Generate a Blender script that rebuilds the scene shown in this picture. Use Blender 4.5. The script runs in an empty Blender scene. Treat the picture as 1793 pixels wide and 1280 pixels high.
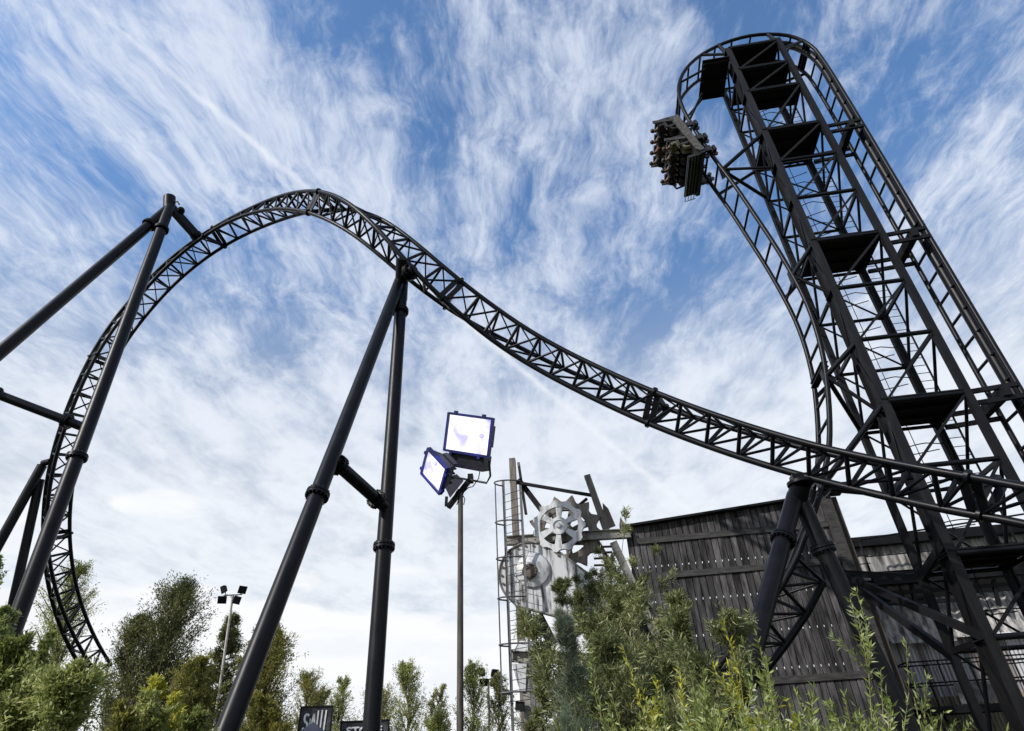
import bpy, bmesh, math, random
import numpy as np
from mathutils import Vector, Matrix
random.seed(7); RNG = np.random.default_rng(11)
scene = bpy.context.scene
COL = scene.collection
R = math.radians

# ------------------------------------------------------------------ camera
CM = np.array([[0.9985418, 0.0539837, 0.0], [0.0301721, -0.558097, -0.829227], [-0.0447647, 0.828018, -0.558912]])
CX, CY, CF = 896.5, 640.0, 1080.0
EYE = np.array([0.0, 0.0, 1.6])
cam_data = bpy.data.cameras.new('camera'); cam = bpy.data.objects.new('camera', cam_data); COL.objects.link(cam)
cam_data.sensor_width = 36.0; cam_data.lens = 36.0 * CF / 1793.0
cam_data.clip_start = 0.1; cam_data.clip_end = 3000
cam.matrix_world = Matrix.Translation(EYE) @ Matrix(CM.tolist()).to_4x4()
scene.camera = cam
scene.render.resolution_x = 1024; scene.render.resolution_y = 731

# ------------------------------------------------------------------ sun + sky
SUN_EL, SUN_AZ = R(34), R(236)          # azimuth clockwise from +Y
SKY_STRENGTH = 0.11
sd = bpy.data.lights.new('sun', 'SUN'); sd.energy = 4.7; sd.angle = R(1.2); sd.color = (1.0, 0.95, 0.89)
sun = bpy.data.objects.new('sun', sd); COL.objects.link(sun)
sdir = Vector((math.sin(SUN_AZ) * math.cos(SUN_EL), math.cos(SUN_AZ) * math.cos(SUN_EL), math.sin(SUN_EL)))
sun.rotation_euler = sdir.to_track_quat('Z', 'Y').to_euler()
scene.view_settings.view_transform = 'Standard'; scene.view_settings.look = 'None'
scene.view_settings.exposure = 0.0; scene.view_settings.gamma = 1.0

def build_world():
    w = bpy.data.worlds.new('World'); scene.world = w; w.use_nodes = True
    nt = w.node_tree; N = nt.nodes; L = nt.links; N.clear()
    def node(t, **k):
        n = N.new(t)
        for a, b in k.items(): setattr(n, a, b)
        return n
    def put(s, v):
        if hasattr(v, 'links') or isinstance(v, bpy.types.NodeSocket): L.new(v, s)
        else: s.default_value = v
    def m(op, a, b=None, c=None, clamp=False):
        n = node('ShaderNodeMath', operation=op, use_clamp=clamp); put(n.inputs[0], a)
        if b is not None: put(n.inputs[1], b)
        if c is not None: put(n.inputs[2], c)
        return n.outputs[0]
    def ramp(x, lo, hi, a=0.0, b=1.0, smooth=True):
        n = node('ShaderNodeMapRange', interpolation_type='SMOOTHSTEP' if smooth else 'LINEAR')
        put(n.inputs[0], x); n.inputs[1].default_value = lo; n.inputs[2].default_value = hi
        n.inputs[3].default_value = a; n.inputs[4].default_value = b
        return n.outputs[0]
    def noise(vec, scale, det=6, rough=.6, dist=0.0):
        n = node('ShaderNodeTexNoise'); put(n.inputs['Vector'], vec); n.inputs['Scale'].default_value = scale
        n.inputs['Detail'].default_value = det; n.inputs['Roughness'].default_value = rough; n.inputs['Distortion'].default_value = dist
        return n.outputs['Fac']
    def comb(x, y, z=0.0):
        n = node('ShaderNodeCombineXYZ'); put(n.inputs[0], x); put(n.inputs[1], y); put(n.inputs[2], z); return n.outputs[0]
    tc = node('ShaderNodeTexCoord'); sep = node('ShaderNodeSeparateXYZ'); L.new(tc.outputs['Generated'], sep.inputs[0])
    x, y, z = sep.outputs
    zc = m('MAXIMUM', z, 0.03)
    u = m('DIVIDE', x, zc); v = m('DIVIDE', y, zc)
    # wind warp: the streaks wander a little
    wv = noise(comb(u, v), 1.6, 4, .55)
    wv2 = noise(comb(u, v, 7.7), 1.5, 4, .55)
    uw = m('ADD', u, m('MULTIPLY', m('SUBTRACT', wv, .5), .26))
    vw = m('ADD', v, m('MULTIPLY', m('SUBTRACT', wv2, .5), .5))
    fine = noise(comb(m('MULTIPLY', uw, 3.6), m('MULTIPLY', vw, 1.5), 2.0), 4.4, 10, .66, .1)
    fib = noise(comb(m('MULTIPLY', uw, 3.4), m('MULTIPLY', vw, 1.1), 5.0), 11.0, 9, .68, .1)
    big = noise(comb(m('MULTIPLY', u, 1.5), m('MULTIPLY', v, .9), 9.0), 2.4, 5, .55)
    puff = noise(comb(m('ADD', uw, m('MULTIPLY', m('SUBTRACT', fine, .5), .05)), m('MULTIPLY', vw, .8), 3.0), 14.0, 10, .66, .1)
    # regional cover: (u, v, radius_u, radius_v, weight)
    field = m('MULTIPLY', m('SUBTRACT', big, .5), 1.1)
    REG = WORLD_REGIONS
    for (cu, cv, ru, rv, wt) in REG:
        du = m('DIVIDE', m('SUBTRACT', uw, cu), ru); dv = m('DIVIDE', m('SUBTRACT', vw, cv), rv)
        r = m('ADD', m('MULTIPLY', du, du), m('MULTIPLY', dv, dv))
        g = m('EXPONENT', m('MULTIPLY', r, -1.0))
        field = m('ADD', field, m('MULTIPLY', g, wt * .62))
    az = m('ARCTAN2', x, y)
    near = ramp(v, .7, 2.0, 1.0, .35)
    mid = noise(comb(m('MULTIPLY', uw, 2.6), m('MULTIPLY', vw, 1.1), 12.0), 2.6, 9, .58, .2)
    low = noise(comb(m('MULTIPLY', az, 3.2), m('MULTIPLY', z, 5.0), 21.0), 3.2, 8, .58, .3)
    d = m('ADD', field, m('MULTIPLY', m('MULTIPLY', m('SUBTRACT', fine, .5), 1.0), near))
    d = m('ADD', d, m('MULTIPLY', m('MULTIPLY', m('SUBTRACT', fib, .5), 1.25), near))
    d = m('ADD', d, m('MULTIPLY', m('MULTIPLY', m('SUBTRACT', puff, .5), .9), near))
    d = m('ADD', d, m('MULTIPLY', m('SUBTRACT', mid, .5), 1.75))
    d = m('ADD', d, m('MULTIPLY', m('MULTIPLY', m('SUBTRACT', low, .5), 1.9), ramp(v, .8, 1.8)))
    d = m('ADD', d, ramp(v, .8, 2.4, -.07, .3))
    cir = ramp(d, -.58, .66, 0.0, .9)
    veil = ramp(z, .70, .3, 0.0, .62)
    cir = m('ADD', cir, m('MULTIPLY', veil, m('SUBTRACT', 1.0, cir)))
    # the aircraft trail
    tw = noise(comb(u, v, 4.0), 14.0, 5, .6)
    ln = m('SUBTRACT', m('ADD', m('MULTIPLY', u, -.857), m('MULTIPLY', v, .515)), m('ADD', .752, m('MULTIPLY', m('SUBTRACT', tw, .5), .03)))
    ln = m('DIVIDE', ln, m('ADD', .004, m('MULTIPLY', v, .006)))
    tr = m('EXPONENT', m('MULTIPLY', m('MULTIPLY', ln, ln), -1.0))
    brk = ramp(noise(comb(u, v, 14.0), 3.0, 5, .65), .3, .6, .22, 1.0)
    tr = m('MULTIPLY', m('MULTIPLY', tr, brk), ramp(v, 3.4, 2.6, 0.0, .62))
    cir = m('MAXIMUM', cir, 0.0)
    # low cumulus band towards the horizon
    cu1 = noise(comb(m('MULTIPLY', az, 3.0), m('MULTIPLY', z, 9.0), 1.5), 1.35, 8, .52, .2)
    band = m('ADD', m('MULTIPLY', m('SUBTRACT', cu1, .5), 1.0), ramp(z, .34, .13, -.30, .30, False))
    band = m('ADD', band, m('MULTIPLY', ramp(az, -.05, -.45), .05))
    bump = m('EXPONENT', m('MULTIPLY', m('ADD', m('POWER', m('DIVIDE', m('ADD', az, .56), .2), 2.0), m('POWER', m('DIVIDE', m('SUBTRACT', z, .338), .03), 2.0)), -1.0))
    band = m('ADD', band, m('MULTIPLY', bump, .34))
    cum = ramp(band, .01, .11)
    # colours
    sky = node('ShaderNodeTexSky', sky_type='NISHITA'); sky.sun_disc = False
    sky.sun_elevation = SUN_EL; sky.sun_rotation = SUN_AZ; sky.air_density = 1.0; sky.dust_density = .6; sky.ozone_density = 1.6
    tint = node('ShaderNodeMix', data_type='RGBA', blend_type='MULTIPLY'); tint.inputs[0].default_value = 1.0
    tm = node('ShaderNodeMix', data_type='RGBA'); put(tm.inputs[0], ramp(z, .3, .75)); tm.inputs[6].default_value = (1.0, 1.0, .98, 1); tm.inputs[7].default_value = SKY_TINT
    L.new(sky.outputs[0], tint.inputs[6]); L.new(tm.outputs[2], tint.inputs[7])
    shade = noise(comb(m('MULTIPLY', az, 4.0), m('MULTIPLY', z, 14.0), 6.0), 1.6, 6, .55)
    ccol = node('ShaderNodeMix', data_type='RGBA'); put(ccol.inputs[0], ramp(z, .18, .85)); 
    ccol.inputs[6].default_value = CLOUD_LOW; ccol.inputs[7].default_value = CLOUD_HIGH
    mix1 = node('ShaderNodeMix', data_type='RGBA'); put(mix1.inputs[0], cir); L.new(tint.outputs[2], mix1.inputs[6]); L.new(ccol.outputs[2], mix1.inputs[7])
    mixt = node('ShaderNodeMix', data_type='RGBA'); put(mixt.inputs[0], tr); L.new(mix1.outputs[2], mixt.inputs[6]); mixt.inputs[7].default_value = (8.6, 8.9, 9.3, 1)
    ccum = node('ShaderNodeMix', data_type='RGBA'); put(ccum.inputs[0], ramp(shade, .36, .6)); ccum.inputs[6].default_value = CUM_DARK; ccum.inputs[7].default_value = CUM_LIGHT
    mix2 = node('ShaderNodeMix', data_type='RGBA'); put(mix2.inputs[0], m('MULTIPLY', cum, .96)); L.new(mixt.outputs[2], mix2.inputs[6]); L.new(ccum.outputs[2], mix2.inputs[7])
    bg = node('ShaderNodeBackground'); L.new(mix2.outputs[2], bg.inputs[0]); bg.inputs[1].default_value = SKY_STRENGTH
    out = node('ShaderNodeOutputWorld'); L.new(bg.outputs[0], out.inputs[0])
SKY_TINT = (1.35, 1.75, 2.05, 1)
CLOUD_HIGH = (6.9, 7.5, 8.7, 1); CLOUD_LOW = (8.25, 8.65, 9.2, 1); CUM_LIGHT = (9.0, 9.15, 9.3, 1); CUM_DARK = (8.3, 8.6, 9.0, 1)
WORLD_REGIONS = [
    (-.30, .52, .10, .30, -.6), (-.14, .70, .08, .30, -.7), (.05, .95, .08, .30, -.35), (-.12, .50, .08, .16, -.4),
    (.42, .55, .20, .16, -.40), (.62, .60, .20, .30, -.55), (.30, 1.28, .13, .22, -.85), (.55, 1.0, .16, .3, -.30),
    (-.85, .62, .10, .14, -.45), (-.80, .98, .16, .18, -.35), (-.7, 1.35, .3, .35, -.25),
    (-.62, .62, .24, .34, .42), (-.35, .85, .2, .32, .42), (-.03, .68, .05, .35, .55), (.16, .72, .14, .28, .05), (.22, 1.0, .16, .22, .35),
    (.92, .9, .16, .5, .30), (.75, 1.7, .4, .5, .25), (-.3, 1.6, .6, .5, .22), (.45, .42, .10, .16, .3)]
build_world()
TRACK = """
9.98,12.58,6.48,11.12,13.25,6.60,10.41,13.30,5.85
9.75,12.97,6.77,10.84,13.67,6.90,10.12,13.72,6.13
9.40,13.41,7.14,10.46,14.17,7.28,9.73,14.20,6.49
8.96,13.93,7.58,9.97,14.76,7.72,9.24,14.72,6.96
8.42,14.48,8.09,9.38,15.38,8.21,8.65,15.29,7.48
7.81,15.04,8.67,8.72,15.99,8.79,7.96,15.88,8.05
7.15,15.57,9.32,7.99,16.56,9.44,7.23,16.43,8.70
6.44,16.07,10.01,7.21,17.11,10.12,6.44,16.95,9.37
5.69,16.54,10.72,6.40,17.62,10.81,5.62,17.42,10.07
4.94,16.97,11.45,5.57,18.10,11.50,4.79,17.83,10.78
4.20,17.35,12.17,4.73,18.54,12.18,3.97,18.18,11.50
3.47,17.67,12.89,3.91,18.90,12.86,3.16,18.46,12.21
2.76,17.93,13.57,3.09,19.18,13.54,2.39,18.68,12.89
2.06,18.12,14.21,2.28,19.40,14.17,1.64,18.83,13.53
1.40,18.23,14.80,1.48,19.53,14.77,0.90,18.90,14.12
0.76,18.27,15.36,0.70,19.56,15.35,0.20,18.88,14.68
0.16,18.24,15.91,-0.07,19.51,15.87,-0.46,18.76,15.20
-0.44,18.17,16.46,-0.84,19.40,16.31,-1.09,18.55,15.70
-1.03,18.08,17.00,-1.59,19.22,16.73,-1.70,18.28,16.20
-1.61,17.95,17.53,-2.30,18.99,17.14,-2.30,18.00,16.70
-2.18,17.79,18.07,-2.94,18.73,17.61,-2.89,17.72,17.25
-2.74,17.66,18.64,-3.57,18.49,18.09,-3.46,17.45,17.85
-3.29,17.58,19.26,-4.19,18.28,18.60,-4.01,17.23,18.53
-3.84,17.58,19.91,-4.79,18.12,19.16,-4.54,17.07,19.27
-4.41,17.66,20.58,-5.37,18.03,19.79,-5.09,17.02,20.06
-5.00,17.82,21.29,-5.97,18.04,20.45,-5.68,17.09,20.87
-5.63,18.09,22.00,-6.60,18.14,21.14,-6.28,17.28,21.70
-6.31,18.47,22.69,-7.30,18.33,21.85,-6.90,17.58,22.55
-7.06,18.94,23.37,-8.03,18.60,22.58,-7.58,18.00,23.37
-7.85,19.46,24.02,-8.80,18.93,23.31,-8.31,18.49,24.17
-8.70,20.01,24.65,-9.62,19.33,24.01,-9.09,19.04,24.91
-9.60,20.58,25.21,-10.47,19.78,24.65,-9.94,19.64,25.58
-10.54,21.17,25.68,-11.35,20.27,25.21,-10.85,20.26,26.17
-11.50,21.76,26.06,-12.26,20.77,25.67,-11.79,20.90,26.64
-12.48,22.33,26.36,-13.18,21.28,26.02,-12.76,21.51,27.00
-13.45,22.86,26.56,-14.09,21.78,26.25,-13.76,22.09,27.23
-14.39,23.37,26.66,-14.99,22.26,26.34,-14.76,22.62,27.33
-15.30,23.85,26.65,-15.83,22.73,26.29,-15.74,23.11,27.30
-16.17,24.29,26.54,-16.63,23.15,26.13,-16.68,23.55,27.13
-16.99,24.69,26.31,-17.37,23.53,25.87,-17.56,23.95,26.85
-17.76,25.05,25.97,-18.04,23.86,25.52,-18.38,24.30,26.44
-18.44,25.36,25.53,-18.63,24.15,25.08,-19.11,24.61,25.94
-19.05,25.63,24.99,-19.15,24.40,24.58,-19.75,24.89,25.34
-19.58,25.86,24.36,-19.61,24.61,24.00,-20.30,25.12,24.67
-20.05,26.04,23.67,-20.02,24.77,23.37,-20.77,25.30,23.94
-20.45,26.17,22.93,-20.39,24.89,22.70,-21.19,25.44,23.17
-20.77,26.28,22.17,-20.72,25.00,21.96,-21.54,25.57,22.37
-21.01,26.39,21.39,-21.00,25.11,21.18,-21.83,25.71,21.53
-21.21,26.52,20.58,-21.26,25.24,20.35,-22.07,25.87,20.68
-21.39,26.69,19.75,-21.48,25.41,19.48,-22.28,26.05,19.82
-21.59,26.89,18.91,-21.69,25.64,18.59,-22.49,26.27,18.95
-21.79,27.15,18.06,-21.91,25.91,17.68,-22.69,26.53,18.08
-21.98,27.44,17.21,-22.14,26.22,16.78,-22.91,26.84,17.20
-22.17,27.77,16.39,-22.35,26.58,15.90,-23.11,27.21,16.35
-22.34,28.14,15.60,-22.53,26.98,15.05,-23.28,27.61,15.51
-22.48,28.55,14.83,-22.68,27.42,14.22,-23.42,28.05,14.70
-22.59,29.00,14.10,-22.79,27.90,13.43,-23.53,28.52,13.92
-22.68,29.48,13.39,-22.86,28.42,12.66,-23.61,29.02,13.15
-22.75,30.00,12.72,-22.89,28.98,11.92,-23.67,29.55,12.41
-22.80,30.56,12.07,-22.89,29.57,11.22,-23.70,30.11,11.69
-22.83,31.14,11.44,-22.86,30.20,10.55,-23.70,30.70,11.00
-22.84,31.77,10.83,-22.79,30.86,9.90,-23.67,31.32,10.32
-22.82,32.42,10.25,-22.71,31.56,9.29,-23.63,31.98,9.67
-22.79,33.10,9.69,-22.60,32.28,8.70,-23.55,32.67,9.04
-22.73,33.81,9.15,-22.48,33.03,8.14,-23.46,33.39,8.45
-22.65,34.55,8.62,-22.34,33.81,7.60,-23.34,34.15,7.88
-22.54,35.33,8.12,-22.19,34.61,7.09,-23.19,34.95,7.34
-22.41,36.13,7.64,-22.02,35.45,6.60,-23.01,35.78,6.84
"""
# ------------------------------------------------------------------ layout helpers
def ray(px, py): return CM @ np.array([(px - CX) / CF, (CY - py) / CF, -1.0])
def P(px, py, dep): return EYE + ray(px, py) * dep
def on_plane(px, py, p0, n):
    r = ray(px, py); return EYE + r * (np.dot(np.asarray(p0) - EYE, n) / np.dot(r, n))
V = lambda *a: np.array(a, float)
def unit(v): v = np.asarray(v, float); return v / np.linalg.norm(v)
# tower axes: AX runs along its near face, BX away from the camera
AX = unit([.99215, -.12502, 0]); BX = unit([.12502, .99215, 0]); ZX = V(0, 0, 1)
T0 = V(11.08, 16.24, 0)
def W(a, b, z): return T0 + AX * a + BX * b + ZX * z
def PW(px, py, b): return on_plane(px, py, T0 + BX * b, BX)

# ------------------------------------------------------------------ object helpers
def tag(o, label=None, cat=None, group=None, kind=None):
    if label: o['label'] = label
    if cat: o['category'] = cat
    if group: o['group'] = group
    if kind: o['kind'] = kind
    return o
def thing(name, label, cat, loc=(0, 0, 0), group=None):
    o = bpy.data.objects.new(name, None); COL.objects.link(o); o.location = Vector([float(c) for c in loc]); o.empty_display_size = .2
    return tag(o, label, cat, group)
def place(o, parent):
    if parent is not None:
        o.parent = parent
        t = Vector((0, 0, 0)); p = parent
        while p is not None: t += p.location; p = p.parent
        o.location = -t          # meshes are written in world coordinates, empties only translate
class MB:
    def __init__(s): s.v = []; s.f = []; s.sm = []
    def add(s, vs, fs, smooth=False):
        n = len(s.v); s.v += [tuple(map(float, p)) for p in vs]
        for f in fs: s.f.append(tuple(i + n for i in f)); s.sm.append(smooth)
    def hexa(s, c):                          # 8 corners: bottom 4, top 4
        s.add(c, [(3, 2, 1, 0), (4, 5, 6, 7), (0, 1, 5, 4), (1, 2, 6, 5), (2, 3, 7, 6), (3, 0, 4, 7)])
        return s
    def box(s, c, ax, ay, az, h):            # centre, three axes, half sizes
        c = np.asarray(c, float); ax, ay, az = [unit(a) for a in (ax, ay, az)]
        q = [c + ax * h[0] * i + ay * h[1] * j + az * h[2] * k for k in (-1, 1) for i, j in ((-1, -1), (1, -1), (1, 1), (-1, 1))]
        return s.hexa(q)
    def bar(s, p, q, w, h, up=(0, 0, 1)):    # rectangular bar between two points
        p = np.asarray(p, float); q = np.asarray(q, float); d = unit(q - p); up = np.asarray(up, float)
        if abs(np.dot(d, unit(up))) > .98: up = V(0, 1, 0) if abs(d[1]) < .9 else V(1, 0, 0)
        x = unit(np.cross(d, up)); y = np.cross(x, d)
        return s.box((p + q) / 2, d, x, y, (np.linalg.norm(q - p) / 2, w / 2, h / 2))
    def path(s, pts, r, n=8, cap=True, closed=False):
        pts = [np.asarray(p, float) for p in pts]; m = len(pts)
        rr = r if hasattr(r, '__len__') else [r] * m
        T = []
        for i in range(m):
            a = pts[(i - 1) % m] if (closed or i > 0) else pts[i]; b = pts[(i + 1) % m] if (closed or i < m - 1) else pts[i]
            T.append(unit(b - a))
        up = V(0, 0, 1) if abs(T[0][2]) < .9 else V(1, 0, 0)
        x = unit(np.cross(T[0], up)); rings = []; 
        for i in range(m):
            x = unit(x - T[i] * np.dot(x, T[i])); y = np.cross(T[i], x)
            rings.append([pts[i] + (x * math.cos(2 * math.pi * k / n) + y * math.sin(2 * math.pi * k / n)) * rr[i] for k in range(n)])
        vs = [p for rg in rings for p in rg]; fs = []
        for i in range(m if closed else m - 1):
            j = (i + 1) % m
            for k in range(n): fs.append((i * n + k, i * n + (k + 1) % n, j * n + (k + 1) % n, j * n + k))
        s.add(vs, fs, True)
        if cap and not closed:
            s.add(rings[0], [tuple(reversed(range(n)))]); s.add(rings[-1], [tuple(range(n))])
        return s
    def tube(s, p, q, r, n=10): return s.path([p, q], r, n)
    def disc(s, c, ax, r0, h, n=24, bolts=0):          # thick disc on an axis
        ax = unit(ax); s.path([np.asarray(c) - ax * h / 2, np.asarray(c) + ax * h / 2], r0, n)
        return s
    def lathe(s, c, ax, prof, n=28):
        c = np.asarray(c, float); ax = unit(ax); x = unit(np.cross(ax, V(0, 0, 1) if abs(ax[2]) < .9 else V(1, 0, 0))); y = np.cross(ax, x)
        vs = [c + ax * h + (x * math.cos(2 * math.pi * k / n) + y * math.sin(2 * math.pi * k / n)) * max(r, 1e-3) for h, r in prof for k in range(n)]
        fs = [(i * n + k, i * n + (k + 1) % n, (i + 1) * n + (k + 1) % n, (i + 1) * n + k) for i in range(len(prof) - 1) for k in range(n)]
        fs += [tuple(reversed(range(n))), tuple(range((len(prof) - 1) * n, len(prof) * n))]; s.add(vs, fs, False)
        return s
    def extrude(s, poly, d):                 # planar polygon (list of 3D points) thickened along d
        n = len(poly); d = np.asarray(d, float); a = [np.asarray(p, float) for p in poly]
        s.add(a + [p + d for p in a], [tuple(reversed(range(n))), tuple(range(n, 2 * n))] + [(i, (i + 1) % n, n + (i + 1) % n, n + i) for i in range(n)])
        return s
    def build(s, name, mat, parent=None, label=None):
        me = bpy.data.meshes.new(name); me.from_pydata(s.v, [], s.f); me.polygons.foreach_set('use_smooth', s.sm)
        me.materials.append(mat); me.update()
        bm = bmesh.new(); bm.from_mesh(me); bmesh.ops.recalc_face_normals(bm, faces=bm.faces); bm.to_mesh(me); bm.free()
        o = bpy.data.objects.new(name, me); COL.objects.link(o); place(o, parent)
        if label: o['label'] = label
        return o
def sub(parent_obj, mb, name, mat, label=None): return mb.build(name, mat, parent_obj, label)

# ------------------------------------------------------------------ materials
def mat_new(name):
    m = bpy.data.materials.new(name); m.use_nodes = True; nt = m.node_tree; nt.nodes.clear()
    out = nt.nodes.new('ShaderNodeOutputMaterial'); b = nt.nodes.new('ShaderNodeBsdfPrincipled'); nt.links.new(b.outputs[0], out.inputs[0])
    return m, nt, b, out
def mat_noise(name, c0, c1, scale=4, rough=(.4, .6), metal=0.0, bump=.0, stretch=(1, 1, 1), island=0.0, lo=.35, hi=.65, c2=None, detail=6, coat=0.0, spec=.5):
    m, nt, b, out = mat_new(name); N = nt.nodes; L = nt.links
    tc = N.new('ShaderNodeTexCoord'); mp = N.new('ShaderNodeMapping'); mp.inputs['Scale'].default_value = stretch
    L.new(tc.outputs['Object'], mp.inputs[0])
    no = N.new('ShaderNodeTexNoise'); no.inputs['Scale'].default_value = scale; no.inputs['Detail'].default_value = detail; no.inputs['Roughness'].default_value = .62
    L.new(mp.outputs[0], no.inputs['Vector'])
    cr = N.new('ShaderNodeValToRGB'); cr.color_ramp.elements[0].position = lo; cr.color_ramp.elements[1].position = hi
    cr.color_ramp.elements[0].color = (*c0, 1); cr.color_ramp.elements[1].color = (*c1, 1)
    if c2: e = cr.color_ramp.elements.new(min(.98, hi + .12)); e.color = (*c2, 1)
    L.new(no.outputs['Fac'], cr.inputs[0]); col = cr.outputs[0]
    if island:
        g = N.new('ShaderNodeNewGeometry'); mr = N.new('ShaderNodeMapRange'); mr.inputs[3].default_value = 1 - island; mr.inputs[4].default_value = 1 + island
        L.new(g.outputs['Random Per Island'], mr.inputs[0]); mx = N.new('ShaderNodeVectorMath'); mx.operation = 'SCALE'
        L.new(col, mx.inputs[0]); L.new(mr.outputs[0], mx.inputs['Scale']); col = mx.outputs[0]
    L.new(col, b.inputs['Base Color'])
    r = N.new('ShaderNodeMapRange'); r.inputs[3].default_value = rough[0]; r.inputs[4].default_value = rough[1]
    L.new(no.outputs['Fac'], r.inputs[0]); L.new(r.outputs[0], b.inputs['Roughness'])
    b.inputs['Metallic'].default_value = metal; b.inputs['Coat Weight'].default_value = coat; b.inputs['Specular IOR Level'].default_value = spec
    if bump:
        bp = N.new('ShaderNodeBump'); bp.inputs['Strength'].default_value = bump; bp.inputs['Distance'].default_value = .02
        L.new(no.outputs['Fac'], bp.inputs['Height']); L.new(bp.outputs[0], b.inputs['Normal'])
    return m
def mat_leaf(name, cols, tr=.35, rough=.5):
    cols = [(c[1] * .28 + c[0] * .68, c[1], c[2] * .9) for c in cols]
    m, nt, b, out = mat_new(name); N = nt.nodes; L = nt.links
    g = N.new('ShaderNodeNewGeometry'); tc = N.new('ShaderNodeTexCoord')
    no = N.new('ShaderNodeTexNoise'); no.inputs['Scale'].default_value = 1.1; no.inputs['Detail'].default_value = 3
    L.new(tc.outputs['Object'], no.inputs['Vector'])
    a = N.new('ShaderNodeMath'); a.operation = 'MULTIPLY_ADD'; L.new(no.outputs['Fac'], a.inputs[0]); a.inputs[1].default_value = 1.5; a.inputs[2].default_value = -.62
    s = N.new('ShaderNodeMath'); s.operation = 'MULTIPLY_ADD'; s.use_clamp = True; L.new(g.outputs['Random Per Island'], s.inputs[0]); s.inputs[1].default_value = .75; L.new(a.outputs[0], s.inputs[2])
    cr = N.new('ShaderNodeValToRGB'); el = cr.color_ramp.elements
    el[0].position = 0; el[0].color = (*cols[0], 1); el[1].position = 1; el[1].color = (*cols[-1], 1)
    for i, c in enumerate(cols[1:-1]): e = el.new((i + 1) / (len(cols) - 1)); e.color = (*c, 1)
    L.new(s.outputs[0], cr.inputs[0]); L.new(cr.outputs[0], b.inputs['Base Color']); b.inputs['Roughness'].default_value = rough
    t = N.new('ShaderNodeBsdfTranslucent'); L.new(cr.outputs[0], t.inputs[0]); mx = N.new('ShaderNodeMixShader'); mx.inputs[0].default_value = tr
    L.new(b.outputs[0], mx.inputs[1]); L.new(t.outputs[0], mx.inputs[2]); L.new(mx.outputs[0], out.inputs[0])
    return m
def mat_emit(name, col, st):
    m, nt, b, out = mat_new(name); b.inputs['Base Color'].default_value = (*[min(1, c) for c in col], 1)
    b.inputs['Emission Color'].default_value = (*col, 1); b.inputs['Emission Strength'].default_value = st; b.inputs['Roughness'].default_value = .2
    return m
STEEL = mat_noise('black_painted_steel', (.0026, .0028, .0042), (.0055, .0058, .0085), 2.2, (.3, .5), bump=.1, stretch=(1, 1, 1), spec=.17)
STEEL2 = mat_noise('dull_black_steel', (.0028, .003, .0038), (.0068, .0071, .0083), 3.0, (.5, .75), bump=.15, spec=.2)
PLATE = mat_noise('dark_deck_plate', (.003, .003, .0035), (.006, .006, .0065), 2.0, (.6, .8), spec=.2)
HCOL = mat_noise('weathered_column_steel', (.0035, .0037, .0045), (.016, .0158, .0165), 1.6, (.45, .7), bump=.2, stretch=(3, 3, .5), lo=.45, hi=.8, spec=.25)
WOOD = mat_noise('weathered_black_boards', (.016, .0155, .0165), (.095, .091, .093), 2.4, (.75, .95), bump=.6, stretch=(3.2, 3.2, .5), island=.5, lo=.36, hi=.66, c2=(.3, .29, .29), spec=.2)
WOODB = mat_noise('dark_batten_wood', (.014, .0135, .0135), (.055, .053, .052), 3.0, (.7, .9), bump=.5, stretch=(.7, 4, 5), lo=.36, hi=.66)
WOODP = mat_noise('grey_brown_timber', (.07, .06, .05), (.2, .175, .15), 2.5, (.7, .9), bump=.5, stretch=(5, 5, .7), lo=.32, hi=.68)
GALV = mat_noise('pale_galvanised_sheet', (.16, .16, .16), (.52, .53, .54), 2.6, (.45, .7), metal=.1, bump=.15, stretch=(2, 2, 1), lo=.3, hi=.52)
WHITEM = mat_noise('chipped_white_paint', (.055, .053, .05), (.5, .51, .52), 2.0, (.5, .75), bump=.2, stretch=(2.6, 2.6, .32), lo=.38, hi=.5)
BEAMW = mat_noise('weathered_pale_beam', (.06, .056, .048), (.26, .25, .225), 2.6, (.6, .8), bump=.2, lo=.35, hi=.6)
RUST = mat_noise('rusted_brown_iron', (.05, .038, .03), (.16, .125, .1), 5, (.7, .9), bump=.4)
GREYM = mat_noise('grey_galvanised_steel', (.055, .055, .055), (.15, .15, .155), 6, (.45, .7), metal=.4)
SKIN = mat_noise('skin', (.13, .08, .06), (.18, .11, .085), 10, (.5, .6))
CLOTH = mat_noise('dark_clothing', (.006, .006, .009), (.025, .023, .028), 3, (.8, .95))
HAIR = mat_noise('dark_hair', (.02, .013, .01), (.05, .03, .02), 20, (.5, .7))
TRUNK = mat_noise('bark', (.05, .04, .03), (.13, .11, .085), 7, (.8, .95), bump=.4, stretch=(2, 2, .4))
# ================================================================== ground
g = MB(); g.add([(-700, -400, 0), (700, -400, 0), (700, 1500, 0), (-700, 1500, 0)], [(0, 1, 2, 3)])
tag(g.build('ground', mat_noise('grassy_ground', (.03, .04, .015), (.07, .075, .04), .4, (.9, 1))), kind='structure')

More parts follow.
